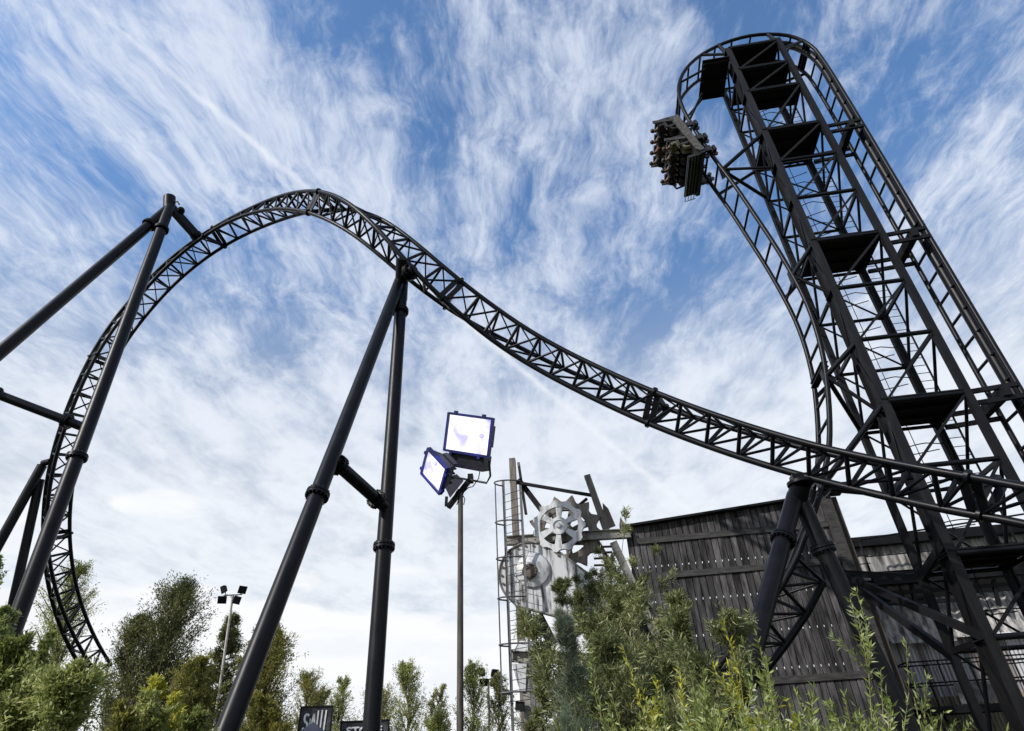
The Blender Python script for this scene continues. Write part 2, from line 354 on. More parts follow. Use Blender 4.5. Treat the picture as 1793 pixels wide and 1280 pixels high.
# ================================================================== the long truss track
TR = np.array([[float(v) for v in l.split(',')] for l in TRACK.strip().split('\n')]).reshape(-1, 3, 3)
def smooth_track(X, step):
    """Catmull-Rom resample of the three tubes at an even spacing."""
    C = X.mean(1); s = np.r_[0, np.cumsum(np.linalg.norm(np.diff(C, axis=0), axis=1))]
    t = np.arange(0, s[-1], step); out = []
    for q in t:
        i = min(max(np.searchsorted(s, q) - 1, 0), len(s) - 2); u = (q - s[i]) / (s[i + 1] - s[i])
        p0, p1, p2, p3 = X[max(i - 1, 0)], X[i], X[i + 1], X[min(i + 2, len(s) - 1)]
        out.append(.5 * (2 * p1 + (p2 - p0) * u + (2 * p0 - 5 * p1 + 4 * p2 - p3) * u * u + (3 * p1 - p0 - 3 * p2 + p3) * u ** 3))
    return np.array(out)
for _ in range(2):
    TR[1:-1] = TR[1:-1] * .5 + (TR[:-2] + TR[2:]) * .25
# the ends carry on out of the picture
e0 = TR[0] - (TR[4] - TR[0]) * 1.6; e1 = TR[-6] + (TR[-6] - TR[-12]) * 1.2
e1[:, 2] = np.maximum(e1[:, 2], 5.0)
TR = np.concatenate([[e0], TR])
TS = smooth_track(TR, 1.02); TF = smooth_track(TR, .5)
trk = thing('coaster_track', 'long three tube truss track arching over the crest and passing before the tower', 'roller coaster track', TS[len(TS) // 2].mean(0) * V(1, 1, 0))
for k, nm in ((0, 'rail'), (1, 'rail'), (2, 'spine_tube')):
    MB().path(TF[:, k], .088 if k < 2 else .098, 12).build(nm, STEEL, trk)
for i in range(len(TS)):
    a, b, s = TS[i]; mb = MB(); wide = i % 9 == 5
    if wide:                                  # bolted joint: a pair of plates and flanges
        t = unit(TS[min(i + 1, len(TS) - 1)].mean(0) - TS[max(i - 1, 0)].mean(0))
        for o in (-.13, .13):
            for q in (a, b): mb.bar(s + t * o, q + t * o, .05, .2, t)
        mb.bar(a, b, .16, .1, t)
        for q in (a, b, s): mb.path([q - t * .04, q + t * .04], .16, 10)
    else:
        mb.tube(s, a, .062, 7); mb.tube(s, b, .062, 7); mb.tube(a, b, .05, 7)
    if i + 1 < len(TS):
        a2, b2, s2 = TS[i + 1]
        mb.tube(s2, a, .042, 6); mb.tube(s2, b, .042, 6)
        mb.tube(a2, b, .03, 6)
    mb.build('truss_frame', STEEL, trk)

# ================================================================== lift hill and drop: planar profile (a, z)
PROF = [(4.1, -.2), (4.1, 4), (4.1, 9), (4.1, 14), (4.1, 19), (4.1, 24), (4.08, 27.4), (4.03, 28.8), (3.95, 29.7), (3.68, 30.42), (3.25, 31.0), (2.85, 31.28),
        (2.3, 31.5), (1.6, 31.62), (.9, 31.56), (.2, 31.38), (-.65, 30.97), (-1.38, 30.45), (-1.96, 29.8), (-2.36, 29.1), (-2.61, 28.35), (-2.71, 27.55), (-2.72, 26.75), (-2.64, 25.95),
        (-2.5, 25.0), (-2.3, 23.8), (-2.0, 22.4), (-1.73, 21.2), (-1.42, 19.5), (-1.08, 17.5), (-.86, 15.6), (-.83, 14.3), (-.92, 13.1), (-1.08, 12.1), (-1.4, 10.75), (-1.76, 9.6),
        (-2.1, 8.87), (-2.48, 8.12), (-2.91, 7.42), (-3.3, 6.86), (-3.77, 6.2), (-4.45, 5.45), (-5.45, 4.55), (-6.45, 3.74), (-7.6, 3.05), (-9.0, 2.6), (-10.5, 2.4)]
def cr_resample(pts, step):
    X = np.array(pts, float); s = np.r_[0, np.cumsum(np.linalg.norm(np.diff(X, axis=0), axis=1))]; out = []
    for q in np.arange(0, s[-1], step):
        i = min(max(np.searchsorted(s, q) - 1, 0), len(s) - 2); u = (q - s[i]) / (s[i + 1] - s[i])
        p0, p1, p2, p3 = X[max(i - 1, 0)], X[i], X[i + 1], X[min(i + 2, len(s) - 1)]
        out.append(.5 * (2 * p1 + (p2 - p0) * u + (2 * p0 - 5 * p1 + 4 * p2 - p3) * u * u + (3 * p1 - p0 - 3 * p2 + p3) * u ** 3))
    return np.array(out)
BN, BF = .5, 1.85
pf = cr_resample(PROF, .45); pn = cr_resample(PROF, .95)
drop = thing('coaster_track', 'two rail track climbing the tower, bending over its top and plunging down beside it', 'roller coaster track', W(1, 1.2, 0))
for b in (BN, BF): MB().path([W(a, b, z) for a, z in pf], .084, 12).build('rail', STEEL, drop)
for i, (a, z) in enumerate(pn):
    if 1 <= i < len(pn) - 1:
        if i % 13 == 6:
            d = unit(pn[i + 1] - pn[i - 1]); mb = MB()
            for o in (-.09, .09): mb.bar(W(a + d[0] * o, BN, z + d[1] * o), W(a + d[0] * o, BF, z + d[1] * o), .03, .24, AX)
        else: mb = MB().tube(W(a, BN, z), W(a, BF, z), .05, 8)
        mb.build('rung', STEEL, drop)
spl = [(4.2, -.2)] + [(4.2, z) for z in range(3, 28, 4)] + [(4.18, 28.8), (4.05, 29.7), (3.75, 30.4), (3.3, 30.95), (2.7, 31.25), (2.2, 31.4)]
MB().path([W(a - .02, .93, z) for a, z in cr_resample(spl, .5)], .17, 12).build('spine_tube', STEEL, drop)
# spine truss that carries the pull-out
lowi = [i for i, (a, z) in enumerate(pn) if z < 6.9 and a < 0]
sp = []
for i in lowi:
    d = unit(pn[min(i + 1, len(pn) - 1)] - pn[i - 1]); nrm = np.array([-d[1], d[0]])
    if nrm[1] > 0 : nrm = -nrm
    if nrm[0] < 0 and i < lowi[0] + 6: nrm = np.array([abs(nrm[0]), nrm[1]])
    sp.append(pn[i] + nrm * .88)
spw = [W(a, 1.17, z) for a, z in sp]
MB().path(spw, .1, 10).build('spine_tube', STEEL, drop)
for j, i in enumerate(lowi):
    a, z = pn[i]; mb = MB().tube(spw[j], W(a, BN, z), .05, 7); mb.tube(spw[j], W(a, BF, z), .05, 7)
    if j + 1 < len(lowi):
        a2, z2 = pn[lowi[j + 1]]; mb.tube(spw[j], W(a2, BN, z2), .04, 7); mb.tube(spw[j], W(a2, BF, z2), .04, 7)
    mb.build('truss_frame', STEEL, drop)

# ================================================================== lift tower
LV = [0.0, 1.8, 3.95, 5.96, 8.4, 10.52, 12.8, 14.97, 17.2, 19.5, 21.68, 23.67, 26.45, 28.2, 30.0]
TWD, TDP = 2.3, 2.1
tower = thing('lift_tower', 'tall black steel lattice tower with dark plate platforms on the right', 'tower', W(1.15, 1.05, 0))
hc = MB()                                    # near left column, a deep H section
for b in (0.0, .62): hc.bar(W(0, b, 0), W(0, b, 30.1), .26 if b == 0 else .2, .035, BX)
hc.bar(W(0, .31, 0), W(0, .31, 30.1), .59, .03, AX)
for z in LV[1:]: hc.box(W(0, .31, z), AX, BX, ZX, (.14, .29, .015))
hc.build('column', HCOL, tower)
for i in range(len(LV) - 1):                 # lacing bars proud of the web
    za, zb = LV[i] + .1, LV[i + 1] - .1; s = .028 if i % 2 else .028
    MB().bar(W(-s, .04 if i % 2 else .58, za), W(-s, .58 if i % 2 else .04, zb), .05, .04, AX).build('lacing_bar', STEEL, tower)
MB().bar(W(TWD, 0, 0), W(TWD, 0, 30.1), .2, .2, BX).build('column', STEEL2, tower)
MB().bar(W(0, TDP, 0), W(0, TDP, 30.0), .19, .19, BX).build('column', STEEL2, tower)
c4 = MB()
for o in (-.1, .1): c4.bar(W(TWD + o, TDP, 0), W(TWD + o, TDP, 29.5), .16, .05, AX)
c4.bar(W(TWD, TDP, 0), W(TWD, TDP, 29.5), .16, .03, BX); c4.build('column', STEEL2, tower)
for i, z in enumerate(LV[1:]):
    r = .062
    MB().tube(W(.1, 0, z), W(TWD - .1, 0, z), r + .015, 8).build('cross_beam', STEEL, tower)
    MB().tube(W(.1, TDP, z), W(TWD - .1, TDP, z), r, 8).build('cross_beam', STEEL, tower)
    MB().bar(W(0, .65, z), W(0, TDP - .1, z), .09, .12, ZX).build('cross_beam', STEEL, tower)
    MB().bar(W(TWD, .1, z), W(TWD, TDP - .1, z), .09, .12, ZX).build('cross_beam', STEEL, tower)
for i in range(len(LV) - 1):
    z0, z1 = LV[i] + .06, LV[i + 1] - .08
    MB().bar(W(.1, -.01, z0), W(TWD - .1, -.01, z1), .075, .06, BX).build('diagonal_brace', STEEL2, tower)
    MB().tube(W(TWD - .1, TDP + .02, z0), W(.1, TDP + .02, z1), .035, 7).build('diagonal_brace', STEEL, tower)
    zm = (z0 + z1) / 2
    MB().tube(W(0, .6, z1), W(0, TDP - .12, z0), .05, 8).build('diagonal_brace', STEEL, tower)
    MB().tube(W(0, .6, z0), W(0, TDP - .12, z0), .035, 7).build('diagonal_brace', STEEL, tower)
    MB().tube(W(TWD, .12, z1), W(TWD, TDP - .12, z0), .05, 8).build('diagonal_brace', STEEL, tower)
for z, b1, a0 in ((30.0, 1.3, 0.05), (28.2, 1.9, .05), (26.45, 1.1, .05), (23.67, 2.05, -.05), (17.2, 2.05, -.05), (10.52, 2.05, -.05), (5.96, 2.05, -.05)):
    mb = MB().box(W((a0 + TWD) / 2 - .02, (b1 - .05) / 2, z + .1), AX, BX, ZX, ((TWD - a0) / 2, (b1 + .05) / 2, .022))
    for bb in (.7, 1.4):
        if bb < b1: mb.box(W((a0 + TWD) / 2, bb, z + .03), AX, BX, ZX, ((TWD - a0) / 2 - .05, .03, .045))
    mb.build('platform_plate', PLATE, tower)
mb = MB().box(W(-.72, 1.0, 29.35), AX, BX, ZX, (.62, 1.05, .03)); 
for bb in (.1, 1.0, 1.9): mb.bar(W(-.1, bb, 29.25), W(-1.3, bb, 29.25), .06, .1, ZX)
mb.build('platform_plate', PLATE, tower, 'square cantilevered plate hung out beside the tower head')
# supports between the top arc and the head
for (p, q, r) in (((-2.55, BN, 28.7), (-1.2, .3, 29.2), .055), ((-2.7, BF, 27.3), (-1.2, 1.9, 29.2), .055), ((-2.6, BF, 26.8), (-1.25, 1.5, 29.1), .06), ((-1.0, BN, 30.7), (-.1, .3, 30.1), .07), ((-.1, BN, 31.3), (0, .3, 30.1), .09),
                  ((2.3, BN, 31.45), (TWD, .1, 30.1), .09), ((1.2, BF, 31.5), (1.4, 2.0, 30.1), .06), ((3.9, BF, 29.8), (TWD, TDP, 29.6), .07), ((3.6, BN, 30.4), (TWD, .1, 29.4), .07)):
    MB().tube(W(*p), W(*q), r, 8).build('head_strut', STEEL, tower)
# outriggers to the drop track and to the lift track
def prof_at(z):
    k = [i for i, (a, zz) in enumerate(PROF) if a < 0 and zz < 28]
    zs = [PROF[i][1] for i in k][::-1]; as_ = [PROF[i][0] for i in k][::-1]; return float(np.interp(z, zs, as_))
for z, zc, zd in ((22.3, 23.7, 21.9), (16.2, 17.2, 15.2), (11.9, 12.8, 10.4), (8.3, 10.52, 8.4)):
    a = prof_at(z)
    mb = MB().tube(W(a, BN, z), W(0, .1, zc), .085, 10); mb.tube(W(a + .02, BN, z - .1), W(0, TDP, zd), .075, 10); mb.tube(W(a, BF, z), W(0, TDP, zc), .075, 10)
    mb.tube(W(a, BN, z), W(0, .3, zd - .2), .06, 10)
    mb.build('outrigger', STEEL, tower)
    MB().extrude([W(a - .05, BN, z + .3), W(a - .05, BN, z - .35), W(a + .3, BN, z - .1)], BX * .25).build('gusset_plate', STEEL, tower)
for z in (10.52, 17.2, 23.67, 3.95):
    mb = MB()
    for b in (.45, 1.9):
        for o in (-.18, .22): mb.bar(W(TWD + .1, b, z + o), W(4.05, b, z + o + .1), .1, .14, ZX)
    mb.box(W(3.6, 1.17, z + .1), AX, BX, ZX, (.12, .85, .16))
    mb.build('lift_bracket', STEEL2, tower)
# caged ladder up the rear column
lad = thing('caged_ladder', 'thin black caged ladder running up the rear corner of the lattice tower', 'ladder', W(2.7, 2.2, 0))
LZ = 2.26
for a in (2.46, 2.98): MB().bar(W(a, LZ, .2), W(a, LZ, 29), .06, .04, AX).build('stringer', STEEL2, lad)
for z in np.arange(.5, 28.8, .31): MB().tube(W(2.46, LZ, z), W(2.98, LZ, z), .014, 5).build('rung', STEEL2, lad)
for z in np.arange(2.4, 28.8, 1.25):
    MB().path([W(2.3, LZ - .1, z)] + [W(1.7 - .62 * math.sin(t), LZ + .1 + .42 * math.cos(t), z) for t in np.linspace(math.pi - .1, .1, 12)] + [W(2.3, LZ + .3, z)], .018, 5).build('cage_hoop', STEEL2, lad)
for t in (.6, 1.57, 2.54): MB().tube(W(1.7 - .6 * math.sin(t), LZ + .1 + .4 * math.cos(t), 2.2), W(1.7 - .6 * math.sin(t), LZ + .1 + .4 * math.cos(t), 28.8), .013, 5).build('cage_strip', STEEL2, lad)
# power cables down the ladder side
mb = MB()
for o in (0, .06, .13): mb.path([W(2.15 + o + .02 * math.sin(z * 1.3 + o * 9), TDP - .22, z) for z in np.arange(.5, 28.5, .7)], .012, 5)
mb.build('cable', STEEL2, tower)

# ================================================================== big tubular supports
def flange(mb, p, d, r):
    d = unit(d); p = np.asarray(p)
    for o in (-.045, .045): mb.path([p + d * (o - .03), p + d * (o + .03)], r * 1.42, 22)
    x = unit(np.cross(d, V(.3, .2, 1))); y = np.cross(d, x)
    for k in range(16):
        t = 2 * math.pi * k / 16; q = p + (x * math.cos(t) + y * math.sin(t)) * r * 1.24
        mb.path([q - d * .12, q + d * .12], .026, 6)
def ext(p, q):                               # carry the line from p through q on to the ground
    p = np.asarray(p); q = np.asarray(q); t = (p[2] + .2) / (p[2] - q[2]); return p + (q - p) * t
def on_leg(p, g, px, py):                    # point of the leg seen nearest to a pixel
    best = None
    for t in np.linspace(0, 1, 400):
        w = p + (g - p) * t; q = CM.T @ (w - EYE)
        if q[2] > -.1: continue
        d = math.hypot(CX - CF * q[0] / q[2] - px, CY + CF * q[1] / q[2] - py)
        if best is None or d < best[0]: best = (d, w)
    return best[1]
def support(label, apex, legs, r, name='support_column', stub=None):
    """legs: (start point, second point, [flange pixels], radius)."""
    t = thing(name, label, 'support column', V(apex[0], apex[1], 0), 'tubular supports of the coaster'); out = []
    for (p, q, fl, rr) in legs:
        g = ext(p, q); lg = MB().path([p, g], rr, 28).build('leg', STEEL, t); out.append((p, g))
        for f in fl: mb = MB(); flange(mb, on_leg(p, g, *f), g - p, rr); mb.build('flange', STEEL, lg)
    return t, out
# A: tall A-frame at the left
apA = P(297, 357, 33.3)
tA, lA = support('tallest tubular A frame support at the far left, its arm reaching right to the track', apA,
    [(P(299, 362, 33.3), P(0, 617, 24.5), [(258, 390)], .25), (P(297, 362, 33.2), P(50, 1030, 19.6), [(283, 402), (127, 797)], .25)], .27)
MB().path([P(297, 345, 33.5), P(296, 372, 33.1)], .3, 24).build('apex_stub', STEEL, tA)
nodeA = TS[np.argmin([np.linalg.norm((lambda q: np.array([CX - CF * q[0] / q[2], CY + CF * q[1] / q[2]]))(CM.T @ (s[2] - EYE)) - np.array([350, 415])) for s in TS])][2]
arm = MB().bar(P(298, 362, 33.3), nodeA, .34, .4).build('arm', STEEL, tA)
mb = MB(); flange(mb, nodeA * .93 + P(298, 362, 33.3) * .07, nodeA - apA, .22); mb.build('flange', STEEL, arm)
p1 = on_leg(*lA[1], 138, 745); p0 = on_leg(*lA[0], -60, 668)
tie = MB().path([p0, p1], .17, 22).build('tie_tube', STEEL, tA)
for f in ((0, 668), (118, 733)): mb = MB(); flange(mb, on_leg(p0, p1, *f), p1 - p0, .2); mb.build('flange', STEEL, tie)
cm = thing('floodlight', 'tiny dark camera clamped on the arm at the top of the left A frame', 'floodlight', P(316, 364, 33))
MB().path([P(305, 354, 33.3), P(311, 353, 33.2), P(314, 358, 33.1)], .04, 6).build('bracket', STEEL2, cm)
MB().lathe(P(317, 368, 33), ray(317, 368) * -1 + V(0, 0, -.6), [(-.2, .12), (-.1, .17), (.16, .2), (.22, .13)], 14).build('camera_housing', STEEL2, cm)
# B: central A-frame
apB = P(704, 470, 24.0)
tB, lB = support('central pair of tubular legs standing on the right of the hilltop trees', apB,
    [(P(700, 492, 24.1), P(418, 1225, 11.9), [(553, 864)], .215), (P(704, 500, 24.1), P(651, 1268, 15.0), [(695, 544), (665, 956)], .22)], .27)
tB['label'] = 'central tubular A frame support with two legs and a flanged tie between them'
MB().path([P(705, 453, 23.8), P(702, 525, 24.3)], .25, 26).build('apex_stub', STEEL, tB)
pr = lambda w: (lambda q: np.array([CX - CF * q[0] / q[2], CY + CF * q[1] / q[2]]))(CM.T @ (np.asarray(w) - EYE))
nodeB = TF[np.argmin([np.linalg.norm(pr(s[2]) - np.array([728, 480])) for s in TF])][2]
neck = MB().path([P(704, 483, 24.0), nodeB], .22, 20).build('neck_tube', STEEL, tB)
mb = MB(); q = P(704, 483, 24.0) * .35 + nodeB * .65; flange(mb, q, nodeB - P(704, 483, 24.0), .24); mb.build('flange', STEEL, neck)
p0 = on_leg(*lB[0], 590, 808); p1 = on_leg(*lB[1], 671, 890)
tie = MB().path([p0, p1], .18, 22).build('tie_tube', STEEL, tB)
for f in (.12, .8): mb = MB(); flange(mb, p0 + (p1 - p0) * f, p1 - p0, .2); mb.build('flange', STEEL, tie)
# C: Y support under the track in front of the plank wall
nodeC = TF[np.argmin([np.linalg.norm(pr(s[2]) - np.array([1400, 833])) for s in TF])][2]
dC = -(CM.T @ (nodeC - EYE))[2]
tC, lC = support('forked tubular support spreading its legs in front of the plank wall', nodeC,
    [(P(1392, 868, dC), P(1302, 1200, 13.0), [(1370, 944)], .22), (P(1397, 868, dC), P(1560, 1210, 14.4), [(1437, 964)], .22)], .27)
mb = MB().path([P(1393, 890, dC), nodeC - ZX * .28], .27, 26); mb.path([nodeC - ZX * .3, nodeC - ZX * .22], .35, 22); mb.box(nodeC - ZX * .13, AX, BX, ZX, (.2, .17, .1))
mb.build('apex_stub', STEEL, tC)
# D: far left, lower
nodeD = TF[np.argmin([np.linalg.norm(pr(s[2]) - np.array([84, 815])) for s in TF])][2]
tD, lD = support('smaller three legged tubular support standing low at the left edge', nodeD,
    [(P(74, 815, 30.9), P(-20, 985, 28.5), [], .22), (P(70, 840, 30.8), P(22, 1060, 28.5), [], .2), (P(70, 822, 31.2), P(0, 940, 31.5), [(41, 868)], .13)], .24)
MB().path([P(76, 811, 30.9), nodeD], .16, 14).build('neck_tube', STEEL, tD)
# E: strut under the left pull-out, half hidden by bushes
MB()
# ================================================================== ride car, nose down on the drop
CO = W(-2.4, 0, 24.3); CT = AX * .2 + ZX * -.98; CN = AX * -.98 + ZX * -.2
def K(t, n, b): return CO + CT * t + CN * n + BX * b
car = thing('ride_car', 'grimy roller coaster car hanging nose down on the drop with two full rows', 'ride car', CO)
CARM = mat_noise('dark_grimy_car_body', (.002, .002, .002), (.008, .0075, .007), 5, (.45, .7), bump=.3)
CARG = mat_noise('weathered_grey_car_panel', (.02, .019, .017), (.085, .08, .072), 7, (.6, .8), bump=.3)
CARE = mat_noise('grimy_end_frame', (.008, .008, .008), (.04, .038, .035), 7, (.6, .8), bump=.3)
MB().box(K(-.1, .68, 1.18), CT, CN, BX, (1.3, .07, 1.1)).build('chassis', CARM, car)
for b, lab in ((-.03, None), (2.38, None)):
    mb = MB(); mb.extrude([K(-1.5, .5, b), K(-1.5, .92, b), K(-.9, .86, b), K(0, .78, b), K(.95, .72, b), K(1.12, .6, b), K(1.12, .42, b), K(0, .46, b)], BX * .05)
    mb.build('side_panel', CARG, car)
mb = MB()                                   # front footwell: open cage facing down
mb.box(K(1.2, .52, 1.2), CT, CN, BX, (.05, .09, 1.18)); mb.box(K(1.14, .9, 1.2), CT, CN, BX, (.04, .24, 1.1)); mb.box(K(1.0, .62, 1.2), CT, CN, BX, (.2, .02, 1.1))
mb.build('front_footwell', CARM, car)
mb = MB()
for n in (.72, .85, .98, 1.12): mb.tube(K(1.24, n, .08), K(1.24, n, 2.5), .016, 6)
for b in (.08, 2.5): mb.tube(K(1.24, .62, b), K(1.24, 1.12, b), .016, 6)
mb.build('front_guard_rail', GREYM, car)
for b in (-.02, 2.36):
    for t in (-1.25, .1):
        mb = MB(); mb.bar(K(t, .8, b), K(t - .22, 1.68, b), .05, .15, CT); mb.bar(K(t + .3, .8, b), K(t + .35, 1.2, b), .04, .08, CT); mb.bar(K(t + .35, 1.2, b), K(t - .05, 1.25, b), .04, .08, CT)
        mb.build('seat_end_frame', CARE, car)
for t in (-1.25, .12):
    MB().box(K(t - .34, 1.08, 1.18), CT, CN, BX, (.04, .34, 1.12)).build('row_bulkhead', CARM, car)
    for j in range(4):
        b = .3 + j * .59; st = MB(); st.box(K(t - .24, 1.18, b), CT, CN, BX, (.05, .38, .2)); st.box(K(t, .86, b), CT, CN, BX, (.26, .06, .22))
        for o in (-.2, .2): st.box(K(t - .14, 1.3, b + o), CT, CN, BX, (.08, .16, .025))
        se = st.build('seat', CARM, car)
        lb = MB(); lb.path([K(t - .2, 1.0, b - .26), K(t + .05, 1.14, b - .22), K(t + .14, 1.16, b), K(t + .05, 1.14, b + .22), K(t - .2, 1.0, b + .26)], .035, 8)
        lb.build('lap_bar', CARM, se)
for t in (-1.05, -.05, .85):                # wheel carriers round each rail
    for b, s in ((BN, -1), (BF, 1)):
        a0 = K(t, 0, b); mb = MB()
        q = K(t, .12, b); mb.box(K(t, .3, b + s * .2), CT, CN, BX, (.12, .34, .05)); mb.box(K(t, .38, b + s * .08), CT, CN, BX, (.16, .06, .16))
        mb.box(K(t, -.16, b + s * .12), CT, CN, BX, (.14, .06, .12))
        wc = mb.build('wheel_carrier', CARM, car)
        for tt in (-.16, .16):
            MB().path([K(t + tt, .2, b - .05), K(t + tt, .2, b + .05)], .115, 16).build('wheel', GREYM, wc)
            MB().path([K(t + tt, -.2, b - .04), K(t + tt, -.2, b + .04)], .09, 14).build('wheel', GREYM, wc)
            MB().path([K(t + tt, -.03, b + s * .16), K(t + tt, .03, b + s * .16)], .09, 14).build('wheel', CARM, wc)

# riders: one skinned body, copied to eight seats
def skin_mesh(name, pts, edges, rad, root=0, lv=1):
    me = bpy.data.meshes.new(name); me.from_pydata([tuple(p) for p in pts], edges, []); o = bpy.data.objects.new(name, me); COL.objects.link(o)
    md = o.modifiers.new('skin', 'SKIN'); sk = me.skin_vertices[0].data
    for i, r in enumerate(rad): sk[i].radius = (r, r) if not hasattr(r, '__len__') else r; sk[i].use_root = (i == root)
    sb = o.modifiers.new('sub', 'SUBSURF'); sb.levels = lv; sb.render_levels = lv
    dg = bpy.context.evaluated_depsgraph_get(); new = bpy.data.meshes.new_from_object(o.evaluated_get(dg)); new.name = name
    bpy.data.objects.remove(o); new.polygons.foreach_set('use_smooth', [True] * len(new.polygons)); return new
def rider_meshes(arm):
    # local frame: x forward (towards knees), y sideways, z up along the back; hip at origin
    P0 = [(0, 0, 0), (0, 0, .18), (.0, 0, .38), (.0, 0, .5), (.02, 0, .57), (.04, 0, .64), (.05, 0, .73)]
    R0 = [.15, .14, .155, .09, .05, .095, .085]; E0 = [(0, 1), (1, 2), (2, 3), (3, 4), (4, 5), (5, 6)]
    for s in (-1, 1):
        n = len(P0); P0 += [(.02, s * .1, -.02), (.42, s * .11, .04), (.48, s * .11, -.38), (.6, s * .11, -.42)]; R0 += [.09, .065, .045, .035]; E0 += [(0, n), (n, n + 1), (n + 1, n + 2), (n + 2, n + 3)]
        n = len(P0)
        if arm: A = [(0, s * .19, .46), (.12, s * .24, .24), (.32, s * .14, .22)]
        else: A = [(0, s * .19, .46), (.1, s * .27, .62), (.12, s * .25, .86)]
        P0 += A; R0 += [.06, .045, .032]; E0 += [(3, n), (n, n + 1), (n + 1, n + 2)]
        for q in range(5):                   # fingers and thumb
            m = len(P0); tip = A[2]; d = (.07, (q - 2) * .014, .02 * (q % 2)) if arm else ((q - 2) * .014, 0, .08 - .008 * abs(q - 2))
            if q == 4: d = (.03, -s * .045, 0) if arm else (.04, 0, .02)
            P0.append((tip[0] + d[0], tip[1] + d[1], tip[2] + d[2])); R0.append(.011); E0.append((n + 2, m))
    return P0, E0, R0
def make_rider(arm):
    P0, E0, R0 = rider_meshes(arm)
    body = skin_mesh('body', P0, E0, R0)
    sel = [0, 1, 2, 3, 7, 8, 9, 10, 19, 20, 21, 22, 11, 12, 13, 23, 24, 25]
    mp = {v: i for i, v in enumerate(sel)}
    ce = [(mp[a], mp[b]) for a, b in E0 if a in mp and b in mp]
    cloth = skin_mesh('clothing', [P0[v] for v in sel], ce, [R0[v] * 1.3 + .02 for v in sel])
    hair = skin_mesh('hair', [(-.01, 0, .66), (-.01, 0, .77), (.05, 0, .83)], [(0, 1), (1, 2)], [.1, .12, .085])
    return body, cloth, hair
rot = Matrix((tuple(CT), tuple(BX), tuple(CN))).transposed().to_4x4()
RJ = mat_noise('red_brown_jacket', (.08, .03, .025), (.12, .05, .04), 3, (.8, .9)); YJ = mat_noise('pale_yellow_shirt', (.1, .1, .065), (.16, .155, .1), 3, (.8, .9))
kinds = [make_rider(True), make_rider(False)]
rdesc = [('black top', 'nearest the camera'), ('dark jacket', 'second from the near side'), ('dark jacket', 'third from the near side'), ('black top', 'at the far end')]
for r_, t in enumerate((-1.25, .12)):
    for j in range(4):
        k = kinds[0] if (j + r_) % 3 else kinds[0]
        b = .3 + j * .59; yellow = (r_ == 1 and j == 0)
        loc = K(t - .06, .98, b)
        p = thing('person', '%s rider strapped in the %s row, %s' % ('pale yellow clad' if yellow else rdesc[j][0] + ' clad', ('upper', 'lower')[r_], rdesc[j][1]), 'person', loc, 'riders strapped in the hanging car')
        p.rotation_euler = rot.to_euler()
        for nm, me, mt in (('body', k[0], SKIN), ('clothing', k[1], YJ if yellow else (RJ if (j == 2 and r_ == 0) else CLOTH)), ('hair', k[2], HAIR)):
            if nm == 'body' and me.materials: pass
            me2 = me if not (nm == 'clothing') else me.copy()
            if not me2.materials: me2.materials.append(mt)
            else: me2.materials[0] = mt
            o = bpy.data.objects.new(nm, me2); COL.objects.link(o); o.parent = p

# ================================================================== floodlight mast
MP = P(805, 1080, 12.3); MX, MY = MP[0], MP[1]
mtop = on_plane(803, 872, V(0, MY, 0), V(0, 1, 0)); mtop[0] = MX
mast = thing('floodlight_mast', 'slim weathered pole carrying two lit blue white floodlights beside the ladder frame', 'floodlight mast', V(MX, MY, 0))
zt = mtop[2]
MB().path([V(MX + .01, MY, 0), V(MX + .012, MY, zt + .1)], [.07, .055], 12).build('pole', mat_noise('weathered_brown_pole', (.03, .026, .022), (.1, .085, .07), 6, (.7, .9), stretch=(3, 3, .4)), mast)
def MS(px, py, dy=0.0): return on_plane(px, py, V(0, MY + dy, 0), V(0, 1, 0))
FLH = mat_noise('dark_blue_lamp_casting', (.005, .005, .012), (.012, .012, .03), 12, (.4, .6), bump=.2)
FLB = mat_noise('lamp_rim_blue_glow', (.004, .005, .035), (.014, .022, .26), 3, (.4, .6))  # blue flare of the lit lamp put into the rim's base colour
def lens_mat():
    m, nt, b, out = mat_new('lit_floodlight_glass'); N = nt.nodes; L = nt.links
    tc = N.new('ShaderNodeTexCoord'); vor = N.new('ShaderNodeTexNoise'); vor.inputs['Scale'].default_value = 3.1; vor.inputs['Detail'].default_value = 1
    L.new(tc.outputs['Object'], vor.inputs[0]); cr = N.new('ShaderNodeValToRGB'); cr.color_ramp.elements[0].position = .36; cr.color_ramp.elements[0].color = (.42, .40, .85, 1)
    cr.color_ramp.elements[1].position = .56; cr.color_ramp.elements[1].color = (1.0, .98, 1.0, 1); L.new(vor.outputs[0], cr.inputs[0])
    L.new(cr.outputs[0], b.inputs['Emission Color']); b.inputs['Emission Strength'].default_value = 1.25; b.inputs['Base Color'].default_value = (.2, .2, .3, 1); b.inputs['Roughness'].default_value = .25
    return m
LENS = lens_mat(); LILAC = mat_emit('lilac_bulb_shadow', (.45, .42, .8), .8)
def basis(n, up):
    n = unit(n); x = unit(np.cross(up, n)); return x, np.cross(n, x), n
